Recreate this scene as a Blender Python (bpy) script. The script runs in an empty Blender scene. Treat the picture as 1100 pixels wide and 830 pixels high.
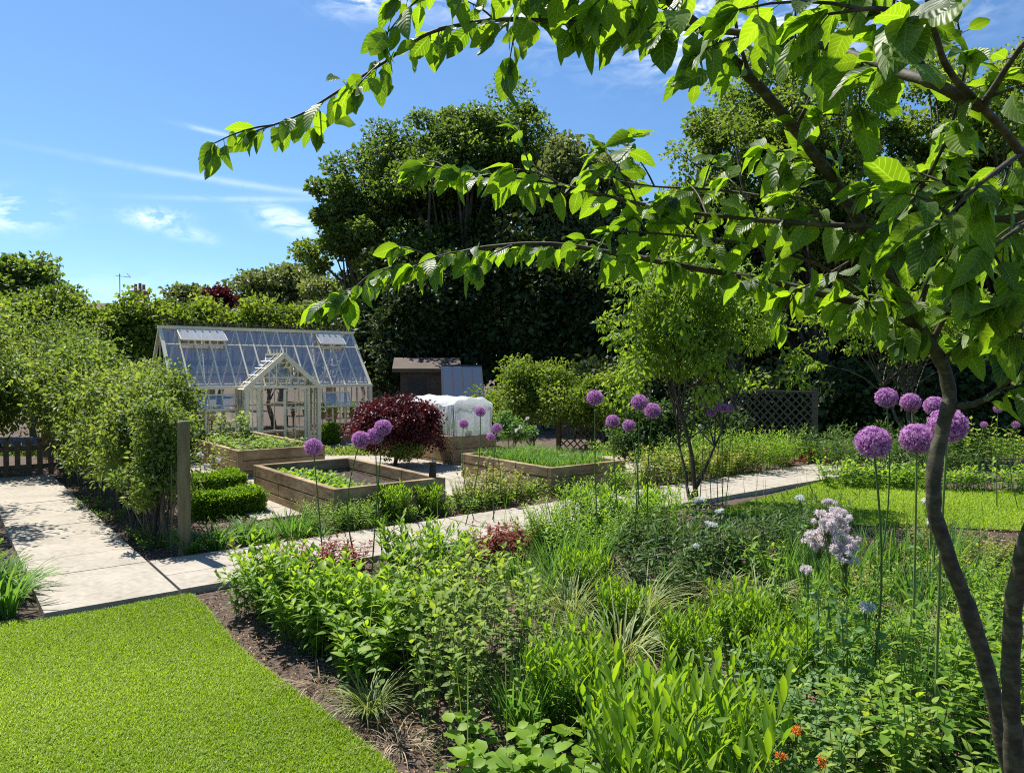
import bpy, math, random
import numpy as np
from mathutils import Vector, Matrix

rng = np.random.default_rng(7)
scene = bpy.context.scene
COL = scene.collection
PI = math.pi

# ------------------------------------------------------------------ camera
F, CX, CY, HC = 800.0, 550.0, 415.0, 1.65
PITCH = math.atan(20 / 800)
cam = bpy.data.cameras.new("camera")
cam.sensor_fit = 'HORIZONTAL'; cam.sensor_width = 36
cam.lens = 36 * F / 1100
cam.clip_start = 0.05; cam.clip_end = 3000
camo = bpy.data.objects.new("camera", cam); COL.objects.link(camo)
camo.location = (0, 0, HC); camo.rotation_euler = (PI / 2 - PITCH, 0, 0)
scene.camera = camo
_f = np.array([0, math.cos(PITCH), -math.sin(PITCH)]); _u = np.array([0, math.sin(PITCH), math.cos(PITCH)])

def ray(px, py):
    d = _f + (px - CX) / F * np.array([1., 0, 0]) - (py - CY) / F * _u
    return d
def W(px, py, D):
    """measured point: pixel of the photo and distance D ahead -> metres"""
    d = ray(px, py); return np.array([0, 0, HC]) + d * (D / d[1])
def gz(y):
    t = np.clip((np.asarray(y, float) - 13) / 7, 0, 1)
    return -0.7 * t * t * (3 - 2 * t)
def G(px, py):
    d = ray(px, py); d = d / d[1]
    lo, hi = .3, 300.
    for _ in range(50):
        m = (lo + hi) / 2
        if HC + d[2] * m > float(gz(m)): lo = m
        else: hi = m
    return np.array([d[0] * m, m, float(gz(m))])

U = np.array([.79, .613, 0]); U /= np.linalg.norm(U); Wd = np.array([-U[1], U[0], 0])
GRID_ROT = math.atan2(U[1], U[0])
O0 = np.array([-2.86, 6.23, 0])
def ST(s, t, h=0.):
    p = O0 + s * U + t * Wd; p[2] = float(gz(p[1])) + h; return p

# ------------------------------------------------------------------ node helpers
def new_mat(name):
    m = bpy.data.materials.new(name); m.use_nodes = True
    nt = m.node_tree; nt.nodes.clear()
    return m, nt
def N(nt, t, **kw):
    n = nt.nodes.new(t)
    for k, v in kw.items():
        if k == 'inp':
            for a, b in v.items(): n.inputs[a].default_value = b
        else: setattr(n, k, v)
    return n
def L(nt, a, b): nt.links.new(a, b)
def math_n(nt, op, a, b=None, clamp=False):
    n = nt.nodes.new('ShaderNodeMath'); n.operation = op; n.use_clamp = clamp
    for i, x in enumerate((a, b)):
        if x is None: continue
        if isinstance(x, (int, float)): n.inputs[i].default_value = x
        else: nt.links.new(x, n.inputs[i])
    return n.outputs[0]
def ramp(nt, fac, stops):
    r = nt.nodes.new('ShaderNodeValToRGB'); el = r.color_ramp.elements
    while len(el) < len(stops): el.new(.5)
    for e, (p, c) in zip(el, stops): e.position = p; e.color = (*c, 1)
    nt.links.new(fac, r.inputs[0]); return r.outputs[0]

def leaf_mat(name, cols, trans=.45, tcol=None, rough=.5, spec=.25, veins=0.0):
    """cols: 3 colours picked per leaf through the stored tone value"""
    m, nt = new_mat(name)
    at = N(nt, 'ShaderNodeAttribute', attribute_name='leaf')
    sep = N(nt, 'ShaderNodeSeparateXYZ'); L(nt, at.outputs['Vector'], sep.inputs[0])
    k_ = 1.25 if max(cols[2]) < .4 else 1.0
    cols = [tuple(x * (k_ if k_ == 1 else w) for x, w in zip(q, (1.42, 1.27, 1.05))) for q in cols]
    col = ramp(nt, sep.outputs[2], [(0, cols[0]), (.5, cols[1]), (1, cols[2])])
    pb = N(nt, 'ShaderNodeBsdfPrincipled', inp={'Roughness': rough, 'Specular IOR Level': spec})
    tb = N(nt, 'ShaderNodeBsdfTranslucent')
    mul = N(nt, 'ShaderNodeMix', data_type='RGBA', blend_type='MULTIPLY', inp={0: 1.0})
    tc = tcol or (2.3, 2.1, .9)
    mul.clamp_result = False
    L(nt, col, mul.inputs[6]); mul.inputs[7].default_value = (*tc, 1)
    out_col = col
    if veins > 0:
        au = math_n(nt, 'ABSOLUTE', sep.outputs[0])
        k = math_n(nt, 'SUBTRACT', sep.outputs[1], math_n(nt, 'MULTIPLY', au, .22))
        fr = math_n(nt, 'FRACT', math_n(nt, 'MULTIPLY', k, 9.0))
        d = math_n(nt, 'ABSOLUTE', math_n(nt, 'SUBTRACT', fr, .5))
        ln = math_n(nt, 'GREATER_THAN', d, .43)
        mid = math_n(nt, 'LESS_THAN', au, .05)
        v = math_n(nt, 'MAXIMUM', ln, mid)
        mx = N(nt, 'ShaderNodeMix', data_type='RGBA', inp={7: (.32, .42, .13, 1)})
        L(nt, math_n(nt, 'MULTIPLY', v, .30 * veins), mx.inputs[0]); L(nt, col, mx.inputs[6])
        out_col = mx.outputs[2]
        bmp = N(nt, 'ShaderNodeBump', inp={'Strength': .3, 'Distance': .001})
        L(nt, math_n(nt, 'COSINE', math_n(nt, 'MULTIPLY', k, 56.5)), bmp.inputs['Height'])
        L(nt, bmp.outputs[0], pb.inputs['Normal'])
        L(nt, mx.outputs[2], mul.inputs[6])
    L(nt, out_col, pb.inputs['Base Color']); L(nt, mul.outputs[2], tb.inputs[0])
    ms = N(nt, 'ShaderNodeMixShader', inp={0: trans})
    L(nt, pb.outputs[0], ms.inputs[1]); L(nt, tb.outputs[0], ms.inputs[2])
    o = N(nt, 'ShaderNodeOutputMaterial'); L(nt, ms.outputs[0], o.inputs[0])
    return m

def surf_mat(name, stops, scale=4., detail=8, rough=.8, bump=.3, bdist=.01, stretch=(1, 1, 1), metal=0, spec=.3, coord='Object', scale2=None):
    m, nt = new_mat(name)
    tc = N(nt, 'ShaderNodeTexCoord'); mp = N(nt, 'ShaderNodeMapping'); mp.inputs['Scale'].default_value = stretch
    L(nt, tc.outputs[coord], mp.inputs[0])
    nz = N(nt, 'ShaderNodeTexNoise', inp={'Scale': scale, 'Detail': detail, 'Roughness': .62}); L(nt, mp.outputs[0], nz.inputs[0])
    fac = nz.outputs[0]
    if scale2:
        n2 = N(nt, 'ShaderNodeTexNoise', inp={'Scale': scale2, 'Detail': 4}); L(nt, tc.outputs[coord], n2.inputs[0])
        fac = math_n(nt, 'ADD', math_n(nt, 'MULTIPLY', fac, .5), math_n(nt, 'MULTIPLY', n2.outputs[0], .5))
    col = ramp(nt, fac, stops)
    pb = N(nt, 'ShaderNodeBsdfPrincipled', inp={'Roughness': rough, 'Metallic': metal, 'Specular IOR Level': spec})
    L(nt, col, pb.inputs['Base Color'])
    if bump:
        b = N(nt, 'ShaderNodeBump', inp={'Strength': bump, 'Distance': bdist}); L(nt, nz.outputs[0], b.inputs['Height']); L(nt, b.outputs[0], pb.inputs['Normal'])
    o = N(nt, 'ShaderNodeOutputMaterial'); L(nt, pb.outputs[0], o.inputs[0])
    return m

def glass_mat(name, tint, gloss_boost=.12, milky=0.0, gcol=(1, 1, 1)):
    m, nt = new_mat(name)
    tr = N(nt, 'ShaderNodeBsdfTransparent', inp={0: (*tint, 1)})
    gl = N(nt, 'ShaderNodeBsdfGlossy', inp={0: (*gcol, 1), 'Roughness': .04})
    fr = N(nt, 'ShaderNodeFresnel', inp={'IOR': 1.5})
    f = math_n(nt, 'ADD', fr.outputs[0], gloss_boost, clamp=True)
    ms = N(nt, 'ShaderNodeMixShader'); L(nt, f, ms.inputs[0]); L(nt, tr.outputs[0], ms.inputs[1]); L(nt, gl.outputs[0], ms.inputs[2])
    last = ms.outputs[0]
    if milky:
        df = N(nt, 'ShaderNodeBsdfDiffuse', inp={0: (.85, .87, .88, 1)}); tl = N(nt, 'ShaderNodeBsdfTranslucent', inp={0: (.8, .82, .84, 1)})
        m1 = N(nt, 'ShaderNodeMixShader', inp={0: .5}); L(nt, df.outputs[0], m1.inputs[1]); L(nt, tl.outputs[0], m1.inputs[2])
        m2 = N(nt, 'ShaderNodeMixShader', inp={0: milky}); L(nt, last, m2.inputs[1]); L(nt, m1.outputs[0], m2.inputs[2]); last = m2.outputs[0]
    o = N(nt, 'ShaderNodeOutputMaterial'); L(nt, last, o.inputs[0])
    return m

# ------------------------------------------------------------------ mesh builder (numpy)
class MB:
    def __init__(s): s.V = []; s.I = []; s.S = []; s.A = []; s.M = []; s.n = 0
    def add(s, V, Fs, A=None, mi=0):
        V = np.asarray(V, float).reshape(-1, 3)
        Fs = np.asarray(Fs, int)
        s.V.append(V); s.I.append((Fs + s.n).reshape(-1)); s.S.append(np.full(len(Fs), Fs.shape[1]))
        s.M.append(np.full(len(Fs), mi))
        s.A.append(np.zeros((len(V), 3)) + .5 if A is None else np.asarray(A, float).reshape(-1, 3)); s.n += len(V)
        return s
    def box(s, lo, hi, mi=0, R=None, o=(0, 0, 0)):
        x0, y0, z0 = lo; x1, y1, z1 = hi
        V = np.array([(x0, y0, z0), (x1, y0, z0), (x1, y1, z0), (x0, y1, z0), (x0, y0, z1), (x1, y0, z1), (x1, y1, z1), (x0, y1, z1)], float)
        if R is not None: V = V @ np.asarray(R).T
        V = V + np.asarray(o)
        return s.add(V, [(0, 3, 2, 1), (4, 5, 6, 7), (0, 1, 5, 4), (1, 2, 6, 5), (2, 3, 7, 6), (3, 0, 4, 7)], mi=mi)
    def bar(s, a, b, w, h=None, up=(0, 0, 1), mi=0):
        """square bar from a to b"""
        a = np.asarray(a, float); b = np.asarray(b, float); h = h or w
        d = b - a; ln = np.linalg.norm(d); d /= ln
        up = np.asarray(up, float)
        if abs(d @ up) > .98: up = np.array([0, 1., 0])
        x = np.cross(d, up); x /= np.linalg.norm(x); z = np.cross(x, d)
        R = np.stack([x, d, z], 1)
        return s.box((-w / 2, 0, -h / 2), (w / 2, ln, h / 2), mi=mi, R=R, o=a)
    def tubes(s, P, r, sides=5, rnd=None, mi=0, cap=True):
        """P (n,k,3), r (n,k) or scalar"""
        P = np.asarray(P, float)
        if P.ndim == 2: P = P[None]
        n, k, _ = P.shape
        r = np.broadcast_to(np.asarray(r, float), (n, k)) if np.ndim(r) != 1 else np.broadcast_to(np.asarray(r, float)[None], (n, k))
        T = np.gradient(P, axis=1); T /= np.linalg.norm(T, axis=2, keepdims=True) + 1e-9
        ref = np.where(np.abs(T[..., 2:3]) > .9, np.array([1., 0, 0]), np.array([0, 0, 1.]))
        ref = np.broadcast_to(ref[:, :1], T.shape)
        X = np.cross(T, ref); X /= np.linalg.norm(X, axis=2, keepdims=True) + 1e-9
        Y = np.cross(T, X)
        a = np.arange(sides) * 2 * PI / sides
        V = P[:, :, None] + r[:, :, None, None] * (np.cos(a)[None, None, :, None] * X[:, :, None] + np.sin(a)[None, None, :, None] * Y[:, :, None])
        base = (np.arange(n) * k * sides)[:, None, None] + (np.arange(k - 1) * sides)[None, :, None] + np.arange(sides)[None, None]
        nx = (np.arange(n) * k * sides)[:, None, None] + (np.arange(k - 1) * sides)[None, :, None] + ((np.arange(sides) + 1) % sides)[None, None]
        Q = np.stack([base, nx, nx + sides, base + sides], -1).reshape(-1, 4)
        rn = rng.random(n) if rnd is None else np.broadcast_to(rnd, (n,))
        A = np.zeros((n, k, sides, 3)); A[..., 1] = np.linspace(0, 1, k)[None, :, None]; A[..., 2] = rn[:, None, None]
        s.add(V, Q, A, mi)
        if cap and sides > 3:
            e = (np.arange(n) * k * sides)[:, None] + (k - 1) * sides + np.arange(sides)[None]
            s.I.append((e + s.n - n * k * sides).reshape(-1)); s.S.append(np.full(n, sides)); s.M.append(np.full(n, mi))
        return s
    def inst(s, T, pos, R, scale, rnd=None, mi=0):
        """T = (V, faces, A) leaf template at pos (n,3), frames R (n,3,3)"""
        V, Fs, A = T; n = len(pos)
        if n == 0: return s
        sc = np.asarray(scale, float)
        sc = np.broadcast_to(sc[:, None] if sc.ndim == 1 else sc, (n, 3)) if sc.ndim else np.full((n, 3), float(sc))
        P = np.einsum('nij,nmj->nmi', R, V[None] * sc[:, None]) + np.asarray(pos)[:, None]
        rn = rng.random(n) if rnd is None else np.broadcast_to(rnd, (n,))
        AA = np.broadcast_to(A[None], (n,) + A.shape).copy(); AA[..., 2] = rn[:, None]
        off = (np.arange(n) * len(V))[:, None, None]
        return s.add(P, (np.asarray(Fs)[None] + off).reshape(-1, np.asarray(Fs).shape[1]), AA, mi)
    def mesh(s, name, mats, smooth=False):
        me = bpy.data.meshes.new(name)
        V = np.concatenate(s.V); I = np.concatenate(s.I); S = np.concatenate(s.S); A = np.concatenate(s.A); M = np.concatenate(s.M)
        me.vertices.add(len(V)); me.vertices.foreach_set('co', V.astype(np.float32).ravel())
        me.loops.add(len(I)); me.loops.foreach_set('vertex_index', I.astype(np.int32))
        me.polygons.add(len(S)); me.polygons.foreach_set('loop_start', np.concatenate([[0], np.cumsum(S)[:-1]]).astype(np.int32))
        me.polygons.foreach_set('loop_total', S.astype(np.int32))
        for m in (mats if isinstance(mats, (list, tuple)) else [mats]): me.materials.append(m)
        me.polygons.foreach_set('material_index', M.astype(np.int32))
        me.polygons.foreach_set('use_smooth', np.full(len(S), bool(smooth)))
        at = me.attributes.new('leaf', 'FLOAT_VECTOR', 'POINT'); at.data.foreach_set('vector', A.astype(np.float32).ravel())
        me.update(calc_edges=True); return me

def frames(d, nrm):
    d = d / (np.linalg.norm(d, axis=-1, keepdims=True) + 1e-9)
    x = np.cross(d, nrm); x /= np.linalg.norm(x, axis=-1, keepdims=True) + 1e-9
    z = np.cross(x, d)
    return np.stack([x, d, z], -1)
def rdir(n, up=0.0, spread=1.0):
    v = rng.normal(size=(n, 3)); v /= np.linalg.norm(v, axis=1, keepdims=True); v *= spread; v[:, 2] += up
    return v / (np.linalg.norm(v, axis=1, keepdims=True) + 1e-9)

def leaf_t(nseg=4, width=.4, peak=.4, fold=.25, droop=.25, sharp=1.0, wave=0.0):
    """leaf of length 1 along +Y"""
    V = []; A = []; Fq = []
    for i in range(nseg + 1):
        v = i / nseg
        w = width / 2 * (math.sin(PI * v ** (math.log(.5) / math.log(peak))) ** (.75 * sharp) if 0 < v < 1 else (.06 if v == 0 else .0))
        z = -droop * v * v
        for u in (-1, 0, 1):
            V.append((u * w, v * (1 - .1 * droop), z + abs(u) * w * fold + (wave * w * math.sin(v * 14 + u) if u else 0))); A.append((u, v, 0))
        if i:
            b = (i - 1) * 3
            Fq += [(b, b + 1, b + 4, b + 3), (b + 1, b + 2, b + 5, b + 4)]
    return np.array(V), np.array(Fq), np.array(A, float)
T_FAR = (np.array([(0, 0, 0), (.3, .5, .1), (0, 1, -.1), (-.3, .5, .1)], float), np.array([(0, 1, 2, 3)]), np.array([(0, 0, 0), (1, .5, 0), (0, 1, 0), (-1, .5, 0)], float))
T_FAR2 = (np.array([(0, 0, 0), (.36, .5, .12), (0, 1, -.1), (-.36, .5, .12), (0, .5, 0)], float), np.array([(0, 1, 2, 4), (0, 4, 2, 3)]), np.array([(0, 0, 0), (1, .5, 0), (0, 1, 0), (-1, .5, 0), (0, .5, 0)], float))

# ------------------------------------------------------------------ object helpers
def obj(name, me, parent=None, loc=None, rot=0, scale=None, **props):
    o = bpy.data.objects.new(name, me); COL.objects.link(o)
    if parent is not None: o.parent = parent
    if loc is not None: o.location = loc
    if rot: o.rotation_euler = (0, 0, rot)
    if scale is not None: o.scale = scale if hasattr(scale, '__len__') else (scale,) * 3
    for k, v in props.items():
        if v: o[k] = v
    return o
def thing(name, label, cat, loc, rot=0, scale=None, group=None):
    return obj(name, None, None, tuple(map(float, loc)), rot, scale, label=label, category=cat, group=group)
def plant(name, parts, label, cat, loc, rot=None, scale=1., group=None):
    """parts: list of (part name, mesh); a single part makes the thing one mesh"""
    rot = rng.random() * 6.28 if rot is None else rot
    if len(parts) == 1:
        return obj(name, parts[0][1], None, tuple(map(float, loc)), rot, scale, label=label, category=cat, group=group)
    r = thing(name, label, cat, loc, rot, scale, group)
    for pn, me in parts: obj(pn, me, r)
    return r

# ------------------------------------------------------------------ materials
G_ = lambda r, g, b: (r, g, b)
M = {}
M['perennial'] = leaf_mat('perennial_leaf', [G_(.03, .08, .016), G_(.07, .16, .022), G_(.16, .27, .032)], .42)
M['aster'] = leaf_mat('aster_leaf', [G_(.025, .07, .014), G_(.065, .155, .018), G_(.15, .26, .026)], .42, (2.0, 1.95, .6), rough=.5)
M['nettle'] = leaf_mat('hairy_leaf', [G_(.06, .11, .035), G_(.09, .16, .04), G_(.17, .26, .045)], .38, rough=.6)
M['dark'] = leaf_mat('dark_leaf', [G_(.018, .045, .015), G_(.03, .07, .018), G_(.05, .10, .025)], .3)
M['blade'] = leaf_mat('blade_leaf', [G_(.04, .11, .03), G_(.06, .15, .035), G_(.09, .19, .05)], .4)
M['silver'] = leaf_mat('silver_blade', [G_(.07, .12, .045), G_(.13, .19, .08), G_(.24, .30, .15)], .25)
M['yellow'] = leaf_mat('yellow_leaf', [G_(.06, .11, .02), G_(.10, .16, .03), G_(.22, .24, .08)], .4)
M['red'] = leaf_mat('red_leaf', [G_(.09, .02, .025), G_(.15, .03, .035), G_(.12, .06, .03)], .35, (2.2, .9, .9))
M['maroon'] = leaf_mat('maroon_leaf', [G_(.035, .012, .016), G_(.06, .016, .022), G_(.10, .025, .03)], .2, (2.2, 1, 1), rough=.45, spec=.3)
M['box'] = leaf_mat('box_leaf', [G_(.05, .12, .013), G_(.09, .19, .018), G_(.15, .27, .025)], .35)
M['bluegreen'] = leaf_mat('bluegreen_leaf', [G_(.05, .12, .045), G_(.075, .165, .06), G_(.11, .2, .08)], .38)
M['cherry'] = leaf_mat('cherry_leaf', [G_(.03, .07, .014), G_(.055, .11, .015), G_(.09, .16, .018)], .52, (2.9, 2.9, .55), rough=.45, spec=.4, veins=1)
M['light'] = leaf_mat('light_tree_leaf', [G_(.06, .12, .02), G_(.09, .17, .025), G_(.13, .22, .035)], .45)
M['orchard'] = leaf_mat('orchard_leaf', [G_(.055, .10, .03), G_(.085, .15, .04), G_(.14, .2, .07)], .4)
M['tree'] = leaf_mat('tree_leaf', [G_(.035, .068, .022), G_(.058, .105, .03), G_(.105, .16, .045)], .38, (2.2, 2.2, .8))
M['woodland'] = leaf_mat('woodland_leaf', [G_(.045, .085, .022), G_(.075, .13, .03), G_(.12, .18, .045)], .42, (2.3, 2.2, .8))
M['tree_pale'] = leaf_mat('pale_tree_leaf', [G_(.07, .10, .045), G_(.10, .14, .06), G_(.14, .18, .08)], .3, (1.8, 1.8, .9))
M['tree_dark'] = leaf_mat('shaded_evergreen_leaf', [G_(.017, .034, .013), G_(.028, .052, .018), G_(.05, .08, .026)], .2, (1.6, 1.6, .8))  # evergreen tone darkened further, the shade of the belt put into the colour
M['hedge'] = leaf_mat('hedge_leaf', [G_(.055, .10, .02), G_(.085, .15, .025), G_(.13, .2, .035)], .38)
M['grass'] = leaf_mat('lawn_blade', [G_(.108, .18, .014), G_(.158, .257, .021), G_(.25, .345, .065)], .39, (1.88, 1.9, .6), rough=.5)
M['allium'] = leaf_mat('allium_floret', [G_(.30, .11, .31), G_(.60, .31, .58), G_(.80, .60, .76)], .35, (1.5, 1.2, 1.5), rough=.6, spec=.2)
M['palepink'] = leaf_mat('pale_pink_floret', [G_(.62, .5, .54), G_(.76, .68, .68), G_(.82, .78, .76)], .35, (1.1, 1.1, 1.1), rough=.7, spec=.1)
M['white'] = leaf_mat('white_petal', [G_(.7, .7, .66), G_(.78, .78, .74), G_(.8, .8, .78)], .3, (1, 1, 1), rough=.7, spec=.1)
M['cream'] = leaf_mat('cream_petal', [G_(.5, .48, .25), G_(.6, .56, .32), G_(.65, .5, .35)], .35, (1.1, 1.1, 1), rough=.7, spec=.1)
M['orange'] = leaf_mat('orange_petal', [G_(.7, .2, .03), G_(.8, .28, .05), G_(.85, .38, .09)], .2, (1.1, 1, 1), rough=.5, spec=.2)
M['peach'] = leaf_mat('peach_petal', [G_(.5, .18, .1), G_(.6, .25, .13), G_(.65, .35, .2)], .35, (1.1, 1, 1), rough=.6, spec=.1)
M['stem'] = leaf_mat('green_stem', [G_(.05, .11, .03), G_(.07, .13, .035), G_(.1, .16, .05)], .05)
M['straw'] = leaf_mat('dry_straw', [G_(.2, .15, .09), G_(.3, .24, .15), G_(.42, .35, .24)], .1, (1, 1, 1), rough=.8)
M['chip'] = leaf_mat('bark_chip', [G_(.07, .045, .032), G_(.17, .115, .08), G_(.36, .27, .20)], .0, rough=.9)
M['bark'] = surf_mat('cherry_bark', [(.3, (.02, .015, .01)), (.48, (.042, .034, .02)), (.6, (.085, .07, .042)), (.72, (.07, .085, .04))], scale=38, stretch=(1, 1, 1.5), rough=.7, bump=.7, bdist=.003, spec=.4)
M['bark_grey'] = surf_mat('grey_bark', [(.3, (.035, .03, .022)), (.55, (.10, .085, .06)), (.75, (.2, .18, .13))], scale=10, stretch=(1, 1, .3), bump=.6, bdist=.01)
M['oak'] = surf_mat('weathered_sleeper', [(.28, (.075, .05, .026)), (.46, (.21, .145, .075)), (.6, (.34, .25, .14)), (.78, (.44, .345, .21))], scale=5, stretch=(1, 1, 3.0), rough=.85, bump=.5, bdist=.008, scale2=1.7)
M['post'] = surf_mat('post_timber', [(.3, (.10, .085, .04)), (.6, (.19, .16, .085)), (.8, (.26, .22, .13))], scale=7, stretch=(3, 3, .35), bump=.4, bdist=.004)
M['greytimber'] = surf_mat('grey_timber', [(.3, (.07, .055, .035)), (.6, (.14, .11, .075)), (.8, (.24, .2, .14))], scale=8, stretch=(1, 1, 3), bump=.3, bdist=.003)
M['shedwood'] = surf_mat('shed_boards', [(.3, (.055, .04, .03)), (.6, (.10, .075, .055)), (.8, (.16, .12, .09))], scale=4, stretch=(.4, .4, 6), bump=.4)
M['paint'] = surf_mat('cream_paint', [(.3, (.74, .66, .48)), (.6, (.82, .75, .56)), (.8, (.85, .79, .62))], scale=3, rough=.45, bump=.05, bdist=.002)
M['stone'] = surf_mat('pale_sandstone', [(.25, (.17, .15, .115)), (.42, (.28, .25, .20)), (.58, (.36, .322, .262)), (.8, (.41, .37, .305))], scale=2.2, rough=.85, bump=.12, bdist=.004, scale2=18)
M['joint'] = surf_mat('sand_joint', [(.3, (.16, .13, .10)), (.7, (.26, .22, .17))], scale=20, bump=.2)
M['soil'] = surf_mat('mulched_soil', [(.28, (.035, .024, .018)), (.5, (.09, .064, .047)), (.65, (.17, .125, .095)), (.8, (.28, .22, .17))], scale=28, detail=10, rough=.95, bump=1., bdist=.03)
M['bedsoil'] = surf_mat('dark_compost', [(.3, (.02, .014, .01)), (.55, (.055, .04, .03)), (.75, (.11, .085, .065))], scale=30, detail=10, rough=.95, bump=1., bdist=.03)
M['turf'] = surf_mat('turf_base', [(.3, (.08, .13, .014)), (.6, (.12, .19, .02)), (.8, (.17, .23, .05))], scale=9, rough=.9, bump=.6, bdist=.02)
M['brick'] = None
M['roof'] = surf_mat('brown_roof', [(.3, (.10, .06, .05)), (.6, (.17, .11, .09)), (.8, (.24, .17, .13))], scale=6, stretch=(1, 1, 5), bump=.4)
M['render'] = surf_mat('tan_render', [(.3, (.30, .24, .17)), (.7, (.40, .33, .24))], scale=2, bump=.1)
M['metal'] = surf_mat('dull_metal', [(.3, (.18, .18, .19)), (.7, (.3, .3, .31))], scale=20, metal=.9, rough=.4, bump=0)
M['blackmetal'] = surf_mat('black_metal', [(.3, (.012, .012, .013)), (.7, (.03, .03, .032))], scale=12, rough=.45, bump=.05)
M['glass'] = glass_mat('greenhouse_roof_glass', (.92, .95, .96), .26, milky=.02)
M['wallglass'] = glass_mat('greenhouse_wall_glass', (.94, .96, .96), .05)
M['ventglass'] = glass_mat('vent_glass', (.8, .86, .88), .25, milky=.5)
M['coldglass'] = glass_mat('cold_frame_glass', (.25, .32, .36), .22, milky=.08)

def brick_mat():
    m, nt = new_mat('red_brick')
    tc = N(nt, 'ShaderNodeTexCoord')
    cmb = N(nt, 'ShaderNodeMapping'); cmb.inputs['Rotation'].default_value = (PI / 2, 0, 0); L(nt, tc.outputs['Object'], cmb.inputs[0])
    b = N(nt, 'ShaderNodeTexBrick', inp={'Color1': (.28, .09, .06, 1), 'Color2': (.36, .14, .09, 1), 'Mortar': (.3, .26, .22, 1), 'Scale': 4.4, 'Mortar Size': .015})
    L(nt, cmb.outputs[0], b.inputs[0])
    pb = N(nt, 'ShaderNodeBsdfPrincipled', inp={'Roughness': .9}); L(nt, b.outputs[0], pb.inputs['Base Color'])
    o = N(nt, 'ShaderNodeOutputMaterial'); L(nt, pb.outputs[0], o.inputs[0]); return m
M['brick'] = brick_mat()
def fleece_mat():
    m, nt = new_mat('garden_fleece')
    tc = N(nt, 'ShaderNodeTexCoord'); nz = N(nt, 'ShaderNodeTexNoise', inp={'Scale': 3, 'Detail': 3}); L(nt, tc.outputs['Object'], nz.inputs[0])
    df = N(nt, 'ShaderNodeBsdfDiffuse', inp={0: (.8, .82, .82, 1)}); tl = N(nt, 'ShaderNodeBsdfTranslucent', inp={0: (.75, .78, .78, 1)})
    tr = N(nt, 'ShaderNodeBsdfTransparent')
    m1 = N(nt, 'ShaderNodeMixShader', inp={0: .45}); L(nt, df.outputs[0], m1.inputs[1]); L(nt, tl.outputs[0], m1.inputs[2])
    m2 = N(nt, 'ShaderNodeMixShader'); L(nt, math_n(nt, 'MULTIPLY', nz.outputs[0], .62), m2.inputs[0])
    L(nt, m1.outputs[0], m2.inputs[1]); L(nt, tr.outputs[0], m2.inputs[2])
    o = N(nt, 'ShaderNodeOutputMaterial'); L(nt, m2.outputs[0], o.inputs[0]); return m
M['fleece'] = fleece_mat()

# ------------------------------------------------------------------ setting: ground, paving, lawns
def ground():
    def axis(lo, hi, fine_lo, fine_hi, step):
        f = np.arange(fine_lo, fine_hi + 1e-6, step)
        a = fine_lo - np.geomspace(1, fine_lo - lo, 14)[::-1]; b = fine_hi + np.geomspace(1, hi - fine_hi, 14)
        return np.concatenate([a, f, b])
    xs = axis(-1200, 1200, -14, 14, .2); ys = axis(-1200, 1200, -1, 26, .2)
    X, Y = np.meshgrid(xs, ys, indexing='ij')
    Z = gz(Y)
    fine = (np.abs(X) < 14) & (Y > -1) & (Y < 26)
    Z = Z + np.where(fine, .012 * np.sin(X * 3.1 + 1) * np.sin(Y * 2.7), 0)
    nx, ny = len(xs), len(ys)
    i = np.arange(nx - 1)[:, None] * ny + np.arange(ny - 1)[None]
    Q = np.stack([i, i + ny, i + ny + 1, i + 1], -1).reshape(-1, 4)
    return MB().add(np.stack([X, Y, Z], -1), Q).mesh('ground', M['soil'], True)
obj('ground', ground(), kind='structure')

def poly_fill(pts, h, name, mat, dens=.25, edge=.0):
    """flat patch following the terrain: grid clipped to polygon by quads with centre inside, plus exact outline via triangulation"""
    import mathutils.geometry as mg
    v = [Vector((p[0], p[1], 0)) for p in pts]
    tris = mg.tessellate_polygon([v])
    V = np.array([(p[0], p[1], float(gz(p[1])) + h) for p in pts])
    mb = MB(); mb.add(V, np.array(tris))
    if edge:
        n = len(pts)
        Vb = V.copy(); Vb[:, 2] -= edge
        mb.add(np.concatenate([V, Vb]), np.array([(i, (i + 1) % n, n + (i + 1) % n, n + i) for i in range(n)]))
    me = mb.mesh(name, mat)
    return me

def inside(P, poly):
    x, y = P[:, 0], P[:, 1]; r = np.zeros(len(P), bool); n = len(poly); j = n - 1
    for i in range(n):
        xi, yi = poly[i][:2]; xj, yj = poly[j][:2]
        c = ((yi > y) != (yj > y)) & (x < (xj - xi) * (y - yi) / (yj - yi + 1e-12) + xi)
        r ^= c; j = i
    return r

# garden paving: slabs laid on the (s,t) garden grid
def slabs(name, s0, s1, t0, t1, rows, lens, h=.055, seed=1, th=.07):
    """rows of slabs along s; rows = list of row widths along t; bonded"""
    r = np.random.default_rng(seed); mb = MB(); g = .004
    t = t0
    for w in rows:
        s = s0 - r.random() * .4
        while s < s1:
            ln = r.choice(lens)
            a, b = max(s, s0) + g, min(s + ln, s1) - g
            if b - a > .03:
                dz = r.normal() * .0012
                c = [(a, t + g), (b, t + g), (b, t + w - g), (a, t + w - g)]
                top = [ST(x, y, h + dz) for x, y in c]; bot = [p - np.array([0, 0, th]) for p in top]
                mb.add(top + bot, [(0, 1, 2, 3), (0, 4, 5, 1), (1, 5, 6, 2), (2, 6, 7, 3), (3, 7, 4, 0)], A=[(0, 0, 0)] * 8)
            s += ln
        t += w
    return mb
pm = slabs('path', -.18, 14.5, -1.0, 0.0, [.45, .55], [.6, .75, .9], seed=3)
obj('path', pm.mesh('path', M['stone']), kind='structure')
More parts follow.
